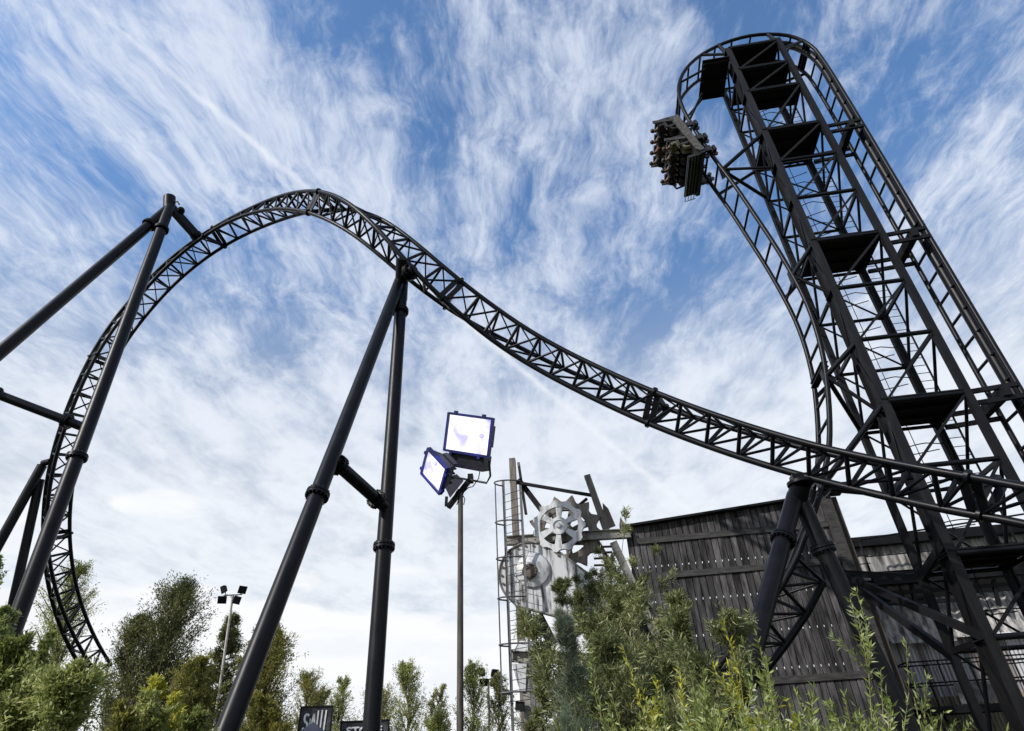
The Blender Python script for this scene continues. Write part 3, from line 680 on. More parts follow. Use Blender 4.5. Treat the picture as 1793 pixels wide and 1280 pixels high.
def floodlight(name, c, n, up, w, h, dep, gear=True):
    x, y, n = basis(n, up); f = lambda a, b, d: c + x * a * w / 2 + y * b * h / 2 + n * d
    mb = MB()
    # reflector shell: wide at the glass, narrower at the back
    q = [f(-.72, -.62, -dep), f(.72, -.62, -dep), f(.72, .62, -dep), f(-.72, .62, -dep), f(-1.02, -1.02, -.03), f(1.02, -1.02, -.03), f(1.02, 1.02, -.03), f(-1.02, 1.02, -.03)]
    mb.hexa(q)
    for s in (-.8, -.4, 0, .4, .8): mb.box(f(s, 0, -dep - .02), x, y, n, (.012, h * .3, .05))
    hs = mb.build('camera_housing', FLH, mast)
    fr = MB(); t = .025
    for a in (-1, 1):
        fr.box(f(a * 1.03, 0, .0), x, y, n, (t, h / 2 * 1.08, .045)); fr.box(f(0, a * 1.03, .0), x, y, n, (w / 2 * 1.0, t, .045))
    for a in (-.7, .62): fr.box(f(a, 1.12, .01), x, y, n, (.03, .035, .04)); fr.box(f(a, -1.12, .01), x, y, n, (.03, .035, .04))
    fr.build('bezel', FLB, hs)
    MB().box(f(0, 0, .0), x, y, n, (w / 2 * .97, h / 2 * .97, .012)).build('lens', LENS, hs)
    MB().lathe(f(.62, .05, .02), n, [(-.02, .055), (.012, .055), (.02, .04)], 16).build('bulb_shadow', LILAC, hs)  # dimmer lilac disc on the glass, stands for the bulb's shadow
    if gear:
        MB().hexa([f(-.9, -1.9, -dep - .05), f(.82, -1.9, -dep - .05), f(.82, -1.1, -dep - .05), f(-.9, -1.1, -dep - .05), f(-.84, -1.88, -.02), f(.82, -1.9, -.02), f(.82, -1.1, -.02), f(-.84, -1.1, -.02)]).build('gear_box', FLH, hs)
    return x, y, n, f, hs
c1 = P(820.5, 761, 12.6)
# facing down towards the camera side, turned a little left
n1 = unit((EYE - c1) * V(1, 1, 1) + V(-6.0, 0, .2)); u1 = unit(V(.36, 0, 1))
x1, y1, n1, f1, h1 = floodlight('f1', c1, n1, u1, .97, .74, .34)
yoke = MB(); yoke.path([f1(.95, -1.3, -.15), f1(1.08, -2.1, -.15), f1(.95, -2.5, -.15), f1(-.7, -2.5, -.15), f1(-.95, -2.1, -.15), f1(-.95, -1.2, -.15)], .022, 6); yoke.build('yoke', FLH, mast)
c2 = P(761, 824.5, 12.3)
n2 = unit(V(-.86, -.62, -.42)); u2 = unit(V(-.5, .35, .85))
x2, y2, n2, f2, h2 = floodlight('f2', c2, n2, u2, .58, .68, .3, False)
MB().hexa([MS(772, 838, .1), MS(800, 830, .1), MS(812, 842, .1), MS(788, 872, .1), MS(772, 838, -.14), MS(800, 830, -.14), MS(812, 842, -.14), MS(788, 872, -.14)]).build('gear_box', FLH, h2)
cb = MB(); cb.bar(MS(785, 888), MS(826, 836, .1), .1, .12, V(0, 1, 0)); cb.box(MS(824, 838, .05), V(1, 0, 0), V(0, 1, 0), ZX, (.06, .1, .08)); cb.bar(MS(782, 870), MS(781, 886), .06, .06, V(0, 1, 0))
cb.build('cross_bracket', STEEL2, mast)
cb = MB(); cb.path([MS(841, 820), MS(838, 838), MS(828, 852), MS(820, 854), MS(812, 862), MS(806, 878)], .012, 5); cb.path([MS(815, 858), MS(820, 850), MS(806, 866), MS(800, 884)], .012, 5); cb.path([MS(811, 868), MS(814, 874), MS(812, 884)], .011, 5)
cb.build('cable', STEEL2, mast)
cb = MB(); 
for k in range(9): cb.path([MS(786 + k * 1.6, 886 - k * 3, -.08), MS(789 + k * 1.6, 880 - k * 3, -.1), MS(792 + k * 1.5, 886 - k * 2.6, -.07)], .016, 5)
cb.build('cable_coil', STEEL2, mast)

# small far lamp masts behind the trees
def far_mast(px, pbot, ptop, dep, heads, label, mat, s=1.0, lean=0.0):
    t = P(px, ptop, dep); b = V(t[0] + lean * t[2], t[1], 0); m_ = thing('lamp_mast', label, 'lamp mast', V(b[0], b[1], 0), 'far floodlight masts')
    base = b
    MB().path([base, t], .09 * s, 10).build('pole', mat, m_)
    MB().bar(t + V(-.75 * s, 0, -.02), t + V(.75 * s, 0, -.02), .08 * s, .08 * s).build('crossbar', GREYM, m_)
    for (ox, oz, tx) in heads:
        c = t + V(ox * s, -.1, oz * s); n = unit(V(tx, -.7, -.4)); x, y, n = basis(n, ZX); hm = MB()
        hm.hexa([c + x * a * .22 * s + y * bb * .2 * s - n * .16 * s for a, bb in ((-1, -1), (1, -1), (1, 1), (-1, 1))] + [c + x * a * .34 * s + y * bb * .3 * s + n * .1 * s for a, bb in ((-1, -1), (1, -1), (1, 1), (-1, 1))])
        hm.bar(c - n * .1 * s, V(c[0] * .8 + t[0] * .2, t[1], t[2]), .05 * s, .05 * s); hm.build('lamp_head', STEEL2, m_)
far_mast(408, 1160, 1041, 27, [(-.75, .4, -.6), (.75, .3, .7), (-.7, -.4, .2), (.45, -.5, 1.4)], 'pale pole with four dark lamp heads behind the round treetops left of centre', mat_noise('pale_pole', (.3, .28, .25), (.5, .47, .42), 5, (.6, .8)), .54, .06)
far_mast(855, 1260, 1189, 42, [(-.5, .5, -.6), (.5, .4, .8), (-.4, -.2, .2), (.4, -.3, 1)], 'small distant lamp mast between the pole and the caged ladder', GREYM, .85)

# ================================================================== plank wall building
BW = 5.0
PB = lambda px, py: PW(px, py, BW)
wall = thing('plank_building', 'tall leaning black plank wall with pale light slits and battens behind the forked support', 'wooden building', W(-4.3, BW, 0))
AL, AR = -7.95, -.95
topz = lambda a: 9.16 + (a + 7.95) * .068
rows = [(7.68, .07), (6.48, .07), (5.33, .07), (4.2, .07)]
mb = MB(); a = AL; k = 0
rr = random.Random(3)
while a < AR:
    w = .225 + rr.uniform(-.02, .02); a2 = min(a + w, AR); j = rr.uniform(-.012, .012); zt2 = topz((a + a2) / 2) - .06 + rr.uniform(-.03, .02)
    cuts = [0.0] + ([rr.choice([2.9, 5.7, 4.3])] if rr.random() < .5 else []) + [zt2]
    for c0, c1 in zip(cuts[:-1], cuts[1:]):
        mb.box(W((a + a2) / 2, BW + j + rr.uniform(-.006, .006), (c0 + c1) / 2), AX, BX, ZX, ((a2 - a) / 2 - .013, .018, (c1 - c0) / 2 - .004))
    a = a2; k += 1
mb.build('plank_cladding', WOOD, wall)
zs = [0.0] + [v for z, h in sorted(rows) for v in (z - h / 2, z + h / 2)] + [9.05]
mb = MB()
for z0, z1 in zip(zs[0::2], zs[1::2]): mb.box(W((AL + AR) / 2, BW + .12, (z0 + z1) / 2), AX, BX, ZX, ((AR - AL) / 2, .02, (z1 - z0) / 2))
mb.hexa([W(AL, BW + .1, 9.05), W(AR, BW + .1, 9.05), W(AR, BW + .14, 9.05), W(AL, BW + .14, 9.05), W(AL, BW + .1, topz(AL) - .07), W(AR, BW + .1, topz(AR) - .07), W(AR, BW + .14, topz(AR) - .07), W(AL, BW + .14, topz(AL) - .07)])
mb.build('backing_board', PLATE, wall)
for z, a0, a1 in ((8.56, -7.6, -1.0), (7.3, -7.2, -1.0), (3.85, -6.3, -1.0), (1.2, -7.9, -1.0)):
    MB().box(W((a0 + a1) / 2, BW - .05, z), AX, BX, ZX, ((a1 - a0) / 2, .03, .1)).build('batten', WOODB, wall)
MB().hexa([W(AL - .1, BW - .25, topz(AL) - .08), W(AR + .35, BW - .25, topz(AR + .3) - .08), W(AR + .35, BW + .6, topz(AR + .3) - .08), W(AL - .1, BW + .6, topz(AL) - .08),
           W(AL - .1, BW - .25, topz(AL)), W(AR + .35, BW - .25, topz(AR + .3)), W(AR + .35, BW + .6, topz(AR + .3)), W(AL - .1, BW + .6, topz(AL))]).build('roof_edge', STEEL2, wall)
MB().bar(W(-.78, BW - .05, 0), W(-.82, BW - .05, topz(-.8) - .1), .34, .3, BX).build('corner_post', WOODP if False else WOODB, wall)
mb = MB(); mb.box(W(-.38, BW + .55, 4.7), AX, BX, ZX, (.02, .6, 4.3))
MB().bar(W(-.45, BW + .1, 0), W(-.49, BW + .1, topz(-.5) - .15), .16, .26, BX).build('corner_post', mat_noise('brown_black_post', (.02, .016, .013), (.07, .055, .045), 3, (.7, .9), bump=.4, stretch=(5, 5, .5)), wall)
MB().box(W(-.6, BW - .1, topz(-.6) + .02), AX, BX, ZX, (.42, .3, .07)).build('roof_cap', STEEL2, wall)
MB().box(W(-.42, BW + 2.2, 4.4), AX, BX, ZX, (.03, 2.0, 4.3)).build('return_wall', WOODB, wall)
MB().box(W(-.32, BW + .1, 7.9), AX, BX, ZX, (.32, .02, .02)).build('bracket', STEEL2, wall)

# ================================================================== corrugated building behind the tower
CB = 8.2
def corrugated(name, a0, a1, z0, z1, b, pitch, amp, mat, parent, tilt=0.0, rag=0.0, seed=1):
    rg = random.Random(seed); mb = MB(); n = max(4, int((a1 - a0) / pitch * 8)); vs = []; sheet = .9
    dz = {}
    for i in range(n + 1):
        a = a0 + (a1 - a0) * i / n; s = int((a - a0) / sheet); dz.setdefault(s, (rg.uniform(-rag, rag), rg.uniform(-.03, .03) * (1 if rag else 0)))
        w = amp * math.sin(2 * math.pi * (a - a0) / pitch)
        vs.append(W(a, b + w - tilt + dz[s][1], z0 + dz[s][0])); vs.append(W(a, b + w + dz[s][1], z1 + dz[s][0] * .5))
    fs = [(2 * i, 2 * i + 2, 2 * i + 3, 2 * i + 1) for i in range(n)]
    mb.add(vs, fs, True); return mb.build(name, mat, parent)
shed = thing('corrugated_building', 'grey corrugated sheet building with dark gantry behind the lattice tower', 'building', W(3, CB, 0))
SH1 = mat_noise('stained_grey_sheet', (.05, .048, .045), (.34, .335, .325), 2.2, (.6, .85), bump=.4, stretch=(2.2, 2.2, .5), island=.0, lo=.36, hi=.62, metal=.1)
SH2 = mat_noise('rusty_pale_sheet', (.07, .066, .062), (.5, .49, .48), 3.2, (.6, .85), bump=.5, stretch=(2.5, 2.5, .6), lo=.36, hi=.66, metal=.1)
SH3 = mat_noise('mixed_small_corrugation', (.1, .08, .07), (.42, .43, .46), 1.3, (.5, .8), bump=.2, stretch=(3.5, 3.5, .12), lo=.4, hi=.6, metal=.15)
SH4 = mat_noise('yellowed_small_corrugation', (.1, .085, .055), (.22, .19, .13), 1.6, (.5, .8), bump=.2, stretch=(3.5, 3.5, .2), lo=.4, hi=.62)
zz = lambda px, py: float(PW(px, py, CB)[2])
zt_, zf, zu, zd_, za, zm_ = zz(1475, 948), zz(1480, 962), zz(1500, 1012), zz(1560, 1053), zz(1570, 1128), zz(1600, 1226)
a0 = float((PW(1465, 960, CB) - T0) @ AX); a1 = 13.0
al = a0
corrugated('upper_sheeting', al, a1, zu - .1, zf + .15, CB + .12, .3, .02, SH1, shed, 0, .0, 4)
MB().box(W((al + a1) / 2, CB - .05, (zt_ + zf) / 2 + .04), AX, BX, ZX, ((a1 - al) / 2, .14, (zt_ - zf) / 2 + .02)).build('fascia', STEEL2, shed)
MB().box(W((al + a1) / 2, CB + 1.2, zt_ - .1), AX, BX, ZX, ((a1 - al) / 2, 1.1, .05)).build('roof', STEEL2, shed)
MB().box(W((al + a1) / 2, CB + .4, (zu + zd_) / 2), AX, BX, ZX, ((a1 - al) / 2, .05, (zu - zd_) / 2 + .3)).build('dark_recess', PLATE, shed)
corrugated('canopy_sheeting', al + .1, a1, za, zd_, CB + .0, .3, .035, SH2, shed, .35, .1, 9)
corrugated('lower_sheeting', al - .3, a1, zm_, za + .1, CB + .1, .13, .018, SH3, shed, 0, 0, 2)
corrugated('base_sheeting', al - .3, a1, 0, zm_ + .05, CB + .06, .13, .018, SH4, shed, 0, 0, 3)
MB().box(W(al - .15, CB - .05, za * .5), AX, BX, ZX, (.12, .1, za * .5 + .3)).build('corner_post', WOODB, shed)
# gantry along the wall
def gb(name, p, q, w, h, b=-.6, mat=STEEL2): return MB().bar(PW(p[0], p[1], CB + b), PW(q[0], q[1], CB + b), w, h, ZX).build(name, mat, shed)
gb('gantry_beam', (1528, 1014), (1793, 992), .3, .34); gb('gantry_beam', (1528, 1024), (1793, 1003), .25, .1, -.9)
gb('gantry_beam', (1545, 1040), (1793, 1021), .1, .12); gb('gantry_beam', (1555, 1058), (1700, 1050), .1, .1); gb('gantry_beam', (1490, 1062), (1720, 1045), .08, .06)
for (p, q, r) in (((1504, 945), (1793, 900), .035), ((1516, 975), (1793, 950), .022), ((1522, 1003), (1793, 984), .022), ((1504, 946), (1530, 1018), .035), ((1638, 930), (1655, 1000), .03), ((1720, 922), (1738, 990), .03), ((1485, 960), (1500, 1024), .022), ((1486, 976), (1520, 972), .02), ((1490, 990), (1524, 986), .02), ((1498, 1004), (1524, 1001), .02)):
    MB().tube(PW(*p, CB - .75), PW(*q, CB - .75), r, 6).build('gantry_rail', STEEL2, shed)
for x in (1590, 1675, 1735): gb('gantry_post', (x, 1000), (x + 14, 1060), .12, .12)
# service balcony low on the building
BB = 6.6
bal = thing('service_balcony', 'black railed service balcony low on the corrugated building at right', 'balcony', PW(1690, 1245, BB) * V(1, 1, 0))
Q = lambda px, py, b=BB: PW(px, py, b)
z0 = Q(1625, 1245)[2]
aL = float((Q(1616, 1240) - T0) @ AX); zr2, zr1 = float(Q(1600, 1198)[2]), float(Q(1588, 1160)[2])
MB().box(W(aL + 3, BB + .55, z0), AX, BX, ZX, (3.0, .55, .1)).build('deck', STEEL2, bal)
for b in (BB, BB + 1.1):
    for z in (zr2, zr1): MB().tube(W(aL, b, z), W(aL + 6, b, z), .025, 7).build('rail', STEEL2, bal)
    for a in np.arange(aL, aL + 6.1, .95): MB().tube(W(a, b, z0), W(a, b, zr1), .028, 7).build('rail_post', STEEL2, bal)
for z in (zr2, zr1): MB().tube(W(aL, BB, z), W(aL, BB + 1.1, z), .025, 7).build('rail', STEEL2, bal)
for a in (aL + .5, aL + 2.3, aL + 4.1): MB().bar(W(a, BB, z0), W(a + 1.0, CB, z0 - 1.4), .07, .07).build('prop', STEEL2, bal)
MB().box(W(aL + 2.2, BB + .3, z0 + .45), AX, BX, ZX, (.9, .02, .3)).build('mesh_panel', GREYM, bal)
# box beams tying tower and plank building
anch = PW(1467, 1003, BW + .1)
braces = thing('tie_beams', 'black box beams splaying from the plank wall corner post to the lattice tower', 'steel braces', anch * V(1, 1, 0))
for q in (W(0, TDP, 5.9), W(0, .1, 3.95), W(0, TDP, 3.8)):
    MB().bar(anch, q, .16, .2).build('beam', STEEL2, braces)
MB().bar(W(0, TDP, 5.9), W(0, .05, 6.3), .16, .24).build('beam', STEEL2, braces)
# ================================================================== scrap machinery frame left of the plank wall
RB = 4.8
def PR(px, py, b=RB): return PW(px, py, b)
rig = thing('machinery_frame', 'frame of grey posts and pale beams carrying a toothed wheel and riveted pulley housing', 'machinery', PR(970, 1200) * V(1, 1, 0))
def down(p): return V(p[0], p[1], -.1)
def rbar(name, p, q, w, h, mat, b=RB, b2=None): return MB().bar(PR(p[0], p[1], b), PR(q[0], q[1], b if b2 is None else b2), w, h, BX).build(name, mat, rig)
tp = PR(897, 804, RB + .3); MB().bar(down(tp), tp, .24, .24, BX).build('timber_post', WOODP, rig)
rbar('timber_post', (908, 811), (921, 900), .1, .2, WOODP, RB + .7)
rbar('diagonal_timber', (908, 840), (948, 893), .2, .14, STEEL2, RB + .6)
rbar('tie_bar', (893, 843), (1040, 868), .11, .1, STEEL2, RB + .35)
rbar('tie_bar', (1010, 888), (1028, 873), .1, .08, STEEL2, RB + .45)
rbar('leaning_timber', (1028, 833), (1063, 932), .24, .22, WOODP, RB + .3)
rbar('leaning_timber', (1041, 940), (1150, 1130), .16, .2, BEAMW, RB + .8)
rbar('pale_post', (1074, 950), (1118, 1045), .26, .2, BEAMW, RB + .1)
rbar('pale_post', (1118, 1045), (1165, 1150), .26, .2, BEAMW, RB + .1)
for (p, q) in (((1055, 880), (1072, 922)), ((1086, 905), (1092, 932))):
    P0 = PR(*p, RB + .5); Q0 = PR(*q, RB + .5); d = unit(Q0 - P0); x = unit(np.cross(d, BX))
    MB().extrude([P0, P0 + d * .3 + x * .12, Q0 + x * .13, Q0 - x * .13, P0 + d * .3 - x * .1], BX * .08).build('pointed_stake', WOODP, rig)
def steel_i(name, p, q, h, b, mat):
    A_, B_ = PR(*p, b), PR(*q, b); up = ZX; mb = MB(); mb.bar(A_, B_, .03, h, up)
    for s in (-1, 1): mb.bar(A_ + ZX * s * h / 2, B_ + ZX * s * h / 2, .2, .03, up)
    for t in np.linspace(.1, .9, 7): c = A_ + (B_ - A_) * t; mb.path([c - BX * .05, c - BX * .02], .025, 6)
    return mb.build(name, mat, rig)
steel_i('steel_beam', (886, 947), (1104, 934), .3, RB, BEAMW)
steel_i('steel_beam', (895, 1149), (1192, 1160), .32, RB - .3, BEAMW)
steel_i('steel_beam', (890, 950), (1050, 948), .18, RB + .9, STEEL2)
for k, y in enumerate((958, 968, 978, 990)): rbar('slat', (1040, y), (1072, y - 1), .05, .12, WOODP, RB + .6)
# pulley housing: tear-shaped riveted box
cy0 = PR(929, 1008); ua = unit(PR(960, 1008) - PR(929, 1008)); rH = float(np.linalg.norm(PR(876, 1008) - cy0))
def H2(px, py, o=0.0): return PR(px, py, RB - .25 + o)
out = []
for t in np.linspace(R(78), R(222), 18):      # round end
    out.append(cy0 + (AX * math.cos(t) + ZX * math.sin(t)) * rH)
tail = [PR(906, 1064), PR(979, 1083), PR(1040, 1098), PR(1078, 1070), PR(1062, 1040), PR(1030, 1008), PR(985, 974), PR(958, 957)]
loop = [p - BX * .3 for p in out + tail]
hs = MB().extrude(loop, BX * .34).build('pulley_housing', WHITEM, rig)
rim = MB(); rim.path([p - BX * .02 for p in loop], .035, 6, closed=True); rim.build('rim', BEAMW, hs)
for i, p in enumerate(loop):
    if i % 2 == 0:
        c = p + (cy0 - BX * .3 - p) * .1; MB().path([c - BX * .05, c + BX * .01], .045, 10).build('bolt', RUST, hs)
dc = PR(935, 1003) - BX * .3
MB().lathe(dc, -BX, [(-.02, .62), (.03, .62), (.1, .58), (.2, .3), (.21, .27), (.21, .01)], 36).build('domed_cover', GALV, hs)
hb = MB().lathe(PR(931, 1007) - BX * .52, -BX, [(-.05, .27), (.02, .27), (.04, .25), (.05, .01)], 24)
for k in range(12): t = k * math.pi / 6; c = PR(931, 1007) - BX * .56 + (AX * math.cos(t) + ZX * math.sin(t)) * .21; hb.path([c, c - BX * .04], .025, 6)
hb.build('hub_cap', RUST, hs)
for (x0, w) in ((955, .14), (972, .3), (996, .12)):   # rust runs are real flaking strips
    pass
# toothed wheels
def gear(name, c, n, up, r_out, r_in, teeth, th, tooth, sharp, mat, parent, spokes, hub, phase=0.0, seg=None):
    x, y, n = basis(n, up); mb = MB(); N_ = teeth * 8; vo = []; 
    for i in range(N_):
        t = 2 * math.pi * i / N_ + phase; u = (i % 8) / 8.0
        if sharp: k = max(0, 1 - abs(u - .5) * 3.0)
        else: k = 1.0 if .35 < u < .65 else (.3 if .2 < u < .8 else 0)
        vo.append((t, r_out + tooth * k))
    f = lambda t, r, d: c + (x * math.cos(t) + y * math.sin(t)) * r + n * d
    vs = []; 
    for t, r in vo: vs += [f(t, r, th / 2), f(t, r_in, th / 2), f(t, r_in, -th / 2), f(t, r, -th / 2)]
    fs = []
    for i in range(N_):
        j = (i + 1) % N_
        for k in range(4): fs.append((i * 4 + k, i * 4 + (k + 1) % 4, j * 4 + (k + 1) % 4, j * 4 + k))
    mb.add(vs, fs); g_ = mb.build(name, mat, parent)
    for k in range(spokes):
        t = 2 * math.pi * k / spokes + phase + .2; p = f(t, hub * .8, 0); q = f(t, r_in * 1.02, 0); s = unit(np.cross(n, q - p)); w0, w1 = hub * .22, hub * .42
        MB().extrude([p + s * w0 - n * th * .35, q + s * w1 - n * th * .35, q - s * w1 - n * th * .35, p - s * w0 - n * th * .35], n * th * .7).build('spoke', mat, g_)
    hbm = MB(); hbm.lathe(c, n, [(-th * .7, hub), (th * .6, hub), (th * .62, hub * .62), (th * .3, hub * .6), (th * .3, hub * .3), (th * 1.1, hub * .28), (th * 1.1, .001)], 24); hbm.build('hub', mat, g_)
    return g_
gc = PR(978.5, 921, RB - .35)
pxm = float(np.linalg.norm(PR(988.5, 921, RB - .35) - gc)) / 10
gear('toothed_wheel', gc, -BX + AX * -.05, ZX, 42 * pxm, 34 * pxm, 11, .13, 4.6 * pxm, False, GALV, rig, 6, 15.5 * pxm, .22)
gear('rusted_toothed_wheel', PR(991, 932, RB + .15), -BX, ZX, 56 * pxm, 40 * pxm, 13, .16, 13 * pxm, True, WOODP, rig, 7, 14 * pxm, .1)
# lower parts
rbar('dark_bracket', (942, 1078), (968, 1128), .35, .3, STEEL2, RB + .1); rbar('dark_bracket', (920, 1066), (934, 1110), .3, .2, STEEL2, RB + .3); rbar('thin_rod', (946, 1075), (948, 1130), .04, .04, STEEL2, RB + .2)
MB().hexa([PR(898, 1140, RB - .5), PR(945, 1141, RB - .5), PR(945, 1141, RB), PR(898, 1140, RB), PR(910, 1122, RB - .4), PR(932, 1122, RB - .4), PR(932, 1122, RB), PR(910, 1122, RB)]).build('hopper_cap', GALV, rig)
MB().hexa([PR(911, 1212, RB - .45), PR(920, 1212, RB - .45), PR(920, 1212, RB - .1), PR(911, 1212, RB - .1), PR(896, 1162, RB - .5), PR(922, 1162, RB - .5), PR(922, 1162, RB - .1), PR(896, 1162, RB - .1)]).build('hopper', GALV, rig)
for x in (920, 935, 1160):
    p = PR(x, 1160, RB - .3); MB().bar(down(p), p, .22, .22, BX).build('leg', BEAMW, rig)
rbar('control_box', (903, 1236), (918, 1237), .25, .2, STEEL2, RB - .6)
# caged ladder on the left of the machinery
LBB = RB - .9
S1 = PR(881, 844, LBB + .45); S2 = PR(911, 852, LBB + .12)
ld = thing('caged_ladder', 'grey caged ladder with open hoops at the left side of the machinery frame', 'ladder', V(S1[0], S1[1], 0))
for s in (S1, S2): MB().bar(down(s), s + ZX * .05, .09, .05, BX).build('stringer', GREYM, ld)
zc = S2[2]
for z in np.arange(.4, zc, .3): MB().tube(V(S1[0], S1[1], z), V(S2[0], S2[1], z), .011, 5).build('rung', STEEL2, ld)
mid = (S1 + S2) / 2; dl = unit((S2 - S1) * V(1, 1, 0)); pl = unit(AX * -.85 + BX * -.5)
hr = np.linalg.norm((S2 - S1)[:2]) / 2
zs_ = [PR(885, y, LBB)[2] for y in (842, 912, 976, 1046, 1128, 1213)]
def hoop_pt(t, z): return V(mid[0], mid[1], z) + dl * -math.cos(t) * max(hr, .36) + pl * math.sin(t) * .62
for z in zs_: MB().path([hoop_pt(t, z) for t in np.linspace(0, math.pi, 15)], .028, 6).build('cage_hoop', GREYM, ld)
for t in (.7, 1.35, 2.2): MB().tube(hoop_pt(t, zs_[-1] - .1), hoop_pt(t, zs_[0]), .014, 5).build('cage_strip', GREYM, ld)

# ================================================================== signs low in the middle
SGN = mat_noise('dark_chalky_signboard', (.018, .018, .022), (.12, .12, .13), 3.2, (.7, .9), lo=.45, hi=.75)
WPT = mat_noise('white_letter_paint', (.6, .6, .6), (.82, .82, .82), 20, (.6, .8))
def text_mesh(txt, org, xd, yd, h, d, name, parent, mat, sx=1.0, bold=.02):
    cu = bpy.data.curves.new('t', 'FONT'); cu.body = txt; cu.size = 1; cu.extrude = .01; cu.offset = bold; o = bpy.data.objects.new('t', cu); COL.objects.link(o)
    dg = bpy.context.evaluated_depsgraph_get(); dg.update(); me = bpy.data.meshes.new_from_object(o.evaluated_get(dg)); bpy.data.objects.remove(o)
    vs = np.array([v.co[:] for v in me.vertices]); w = vs[:, 0].max(); s = h / .72
    nd = unit(np.cross(xd, yd))
    for v in me.vertices: p = org + xd * (v.co.x * s * sx) + yd * (v.co.y * s) + nd * (v.co.z * d / .01 + d); v.co = Vector(p)
    me.materials.clear(); me.materials.append(mat); me.name = name; ob = bpy.data.objects.new(name, me); COL.objects.link(ob); place(ob, parent); return ob
def signboard(label, pxc, ytop, wpx, dep, hgt):
    c = P(pxc, ytop, dep); w = wpx * dep / CF; t = thing('signboard', label, 'sign', V(c[0], c[1], 0), 'entrance signs')
    yaw = -math.atan2(c[0], c[1]) * .5; xd = V(math.cos(yaw), math.sin(yaw), 0); yd = ZX; nd = unit(np.cross(xd, yd)); tl = c - xd * w / 2
    MB().box(c - yd * hgt / 2, xd, nd, yd, (w / 2, .05, hgt / 2)).build('board', SGN, t)
    fr = MB()
    for s in (0, 1): fr.box(c - yd * (.03 if s == 0 else hgt - .03) + nd * .055, xd, nd, yd, (w / 2, .02, .025)); fr.box(c + xd * (w / 2 - .03) * (1 - 2 * s) - yd * hgt / 2 + nd * .055, xd, nd, yd, (.025, .02, hgt / 2 - .06))
    fr.build('frame', STEEL2, t)
    for s in (-.8, .8): p = c + xd * w / 2 * s - nd * .08 - yd * .1; MB().bar(down(p), p, .1, .1, BX).build('post', WOODP, t)
    return t, tl, xd, yd, nd, w
DS = 24.0
t, tl, xd, yd, nd, w = signboard('dark square signboard reading SAW in tall thin white letters', 555.5, 1236, 56, DS, 1.35)
def SP(u, v): return tl + xd * u * w - yd * v * w + nd * .075
def stroke(pts, wd, nm='letter'):
    pass
def glyph(polys, nm='letter'):
    mb = MB()
    for q in polys: mb.extrude([SP(u, v) for u, v in q], nd * -.02)
    return mb.build(nm, WPT, t)
def seg(a, b, wa, wb=None):
    wb = wa if wb is None else wb; d = np.array([b[0] - a[0], b[1] - a[1]]); d = d / np.linalg.norm(d); n_ = np.array([-d[1], d[0]])
    return [(a[0] + n_[0] * wa, a[1] + n_[1] * wa), (b[0] + n_[0] * wb, b[1] + n_[1] * wb), (b[0] - n_[0] * wb, b[1] - n_[1] * wb), (a[0] - n_[0] * wa, a[1] - n_[1] * wa)]
def gl(pts, wd):
    mb = MB(); mb_pts = [SP(u, v) for u, v in pts]
    for a, b in zip(pts[:-1], pts[1:]): mb.extrude([SP(*q) for q in seg(a, b, wd)], nd * -.02)
    return mb.build('letter', WPT, t)
gl([(.30, .27), (.25, .22), (.19, .24), (.17, .33), (.19, .42), (.27, .47), (.28, .56), (.25, .64), (.17, .64), (.15, .58)], .03)
gl([(.345, .34), (.345, .62)], .012); gl([(.37, .64), (.445, .22)], .026); gl([(.445, .22), (.51, .66)], .026); gl([(.40, .5), (.49, .5)], .018)
gl([(.565, .13), (.56, .68), (.78, .68), (.80, .13)], .022); gl([(.68, .13), (.67, .66)], .02)
text_mesh('THE RIDE', SP(.16, .84), xd, yd, .09, .012, 'lettering', t, WPT, 1.15)
t, tl, xd, yd, nd, w = signboard('low wide dark signboard reading STORE, partly behind the thick tube leg', 640, 1261, 84, DS + .5, .9)
text_mesh('STORE', SP(.13, .25), xd, yd, .26, .012, 'lettering', t, WPT, 1.28, .03)
# dark pointed roof in front of the first sign
c = P(549, 1264, 17); kio = thing('kiosk', 'small kiosk with dark pointed roof poking up before the signboard', 'kiosk', V(c[0], c[1], 0))
rf = MB(); rf.add([c, c + V(-1.3, -1.3, -1.1), c + V(1.3, -1.3, -1.1), c + V(1.3, 1.3, -1.1), c + V(-1.3, 1.3, -1.1)], [(0, 1, 2), (0, 2, 3), (0, 3, 4), (0, 4, 1), (4, 3, 2, 1)]); rf.build('roof', mat_noise('blue_black_roofing', (.01, .012, .03), (.02, .024, .045), 3, (.6, .8)), kio)
MB().box(c + V(0, 0, -1.1 - (c[2] - 1.1) / 2), V(1, 0, 0), V(0, 1, 0), ZX, (1.1, 1.1, (c[2] - 1.1) / 2)).build('wall', WOODB, kio)

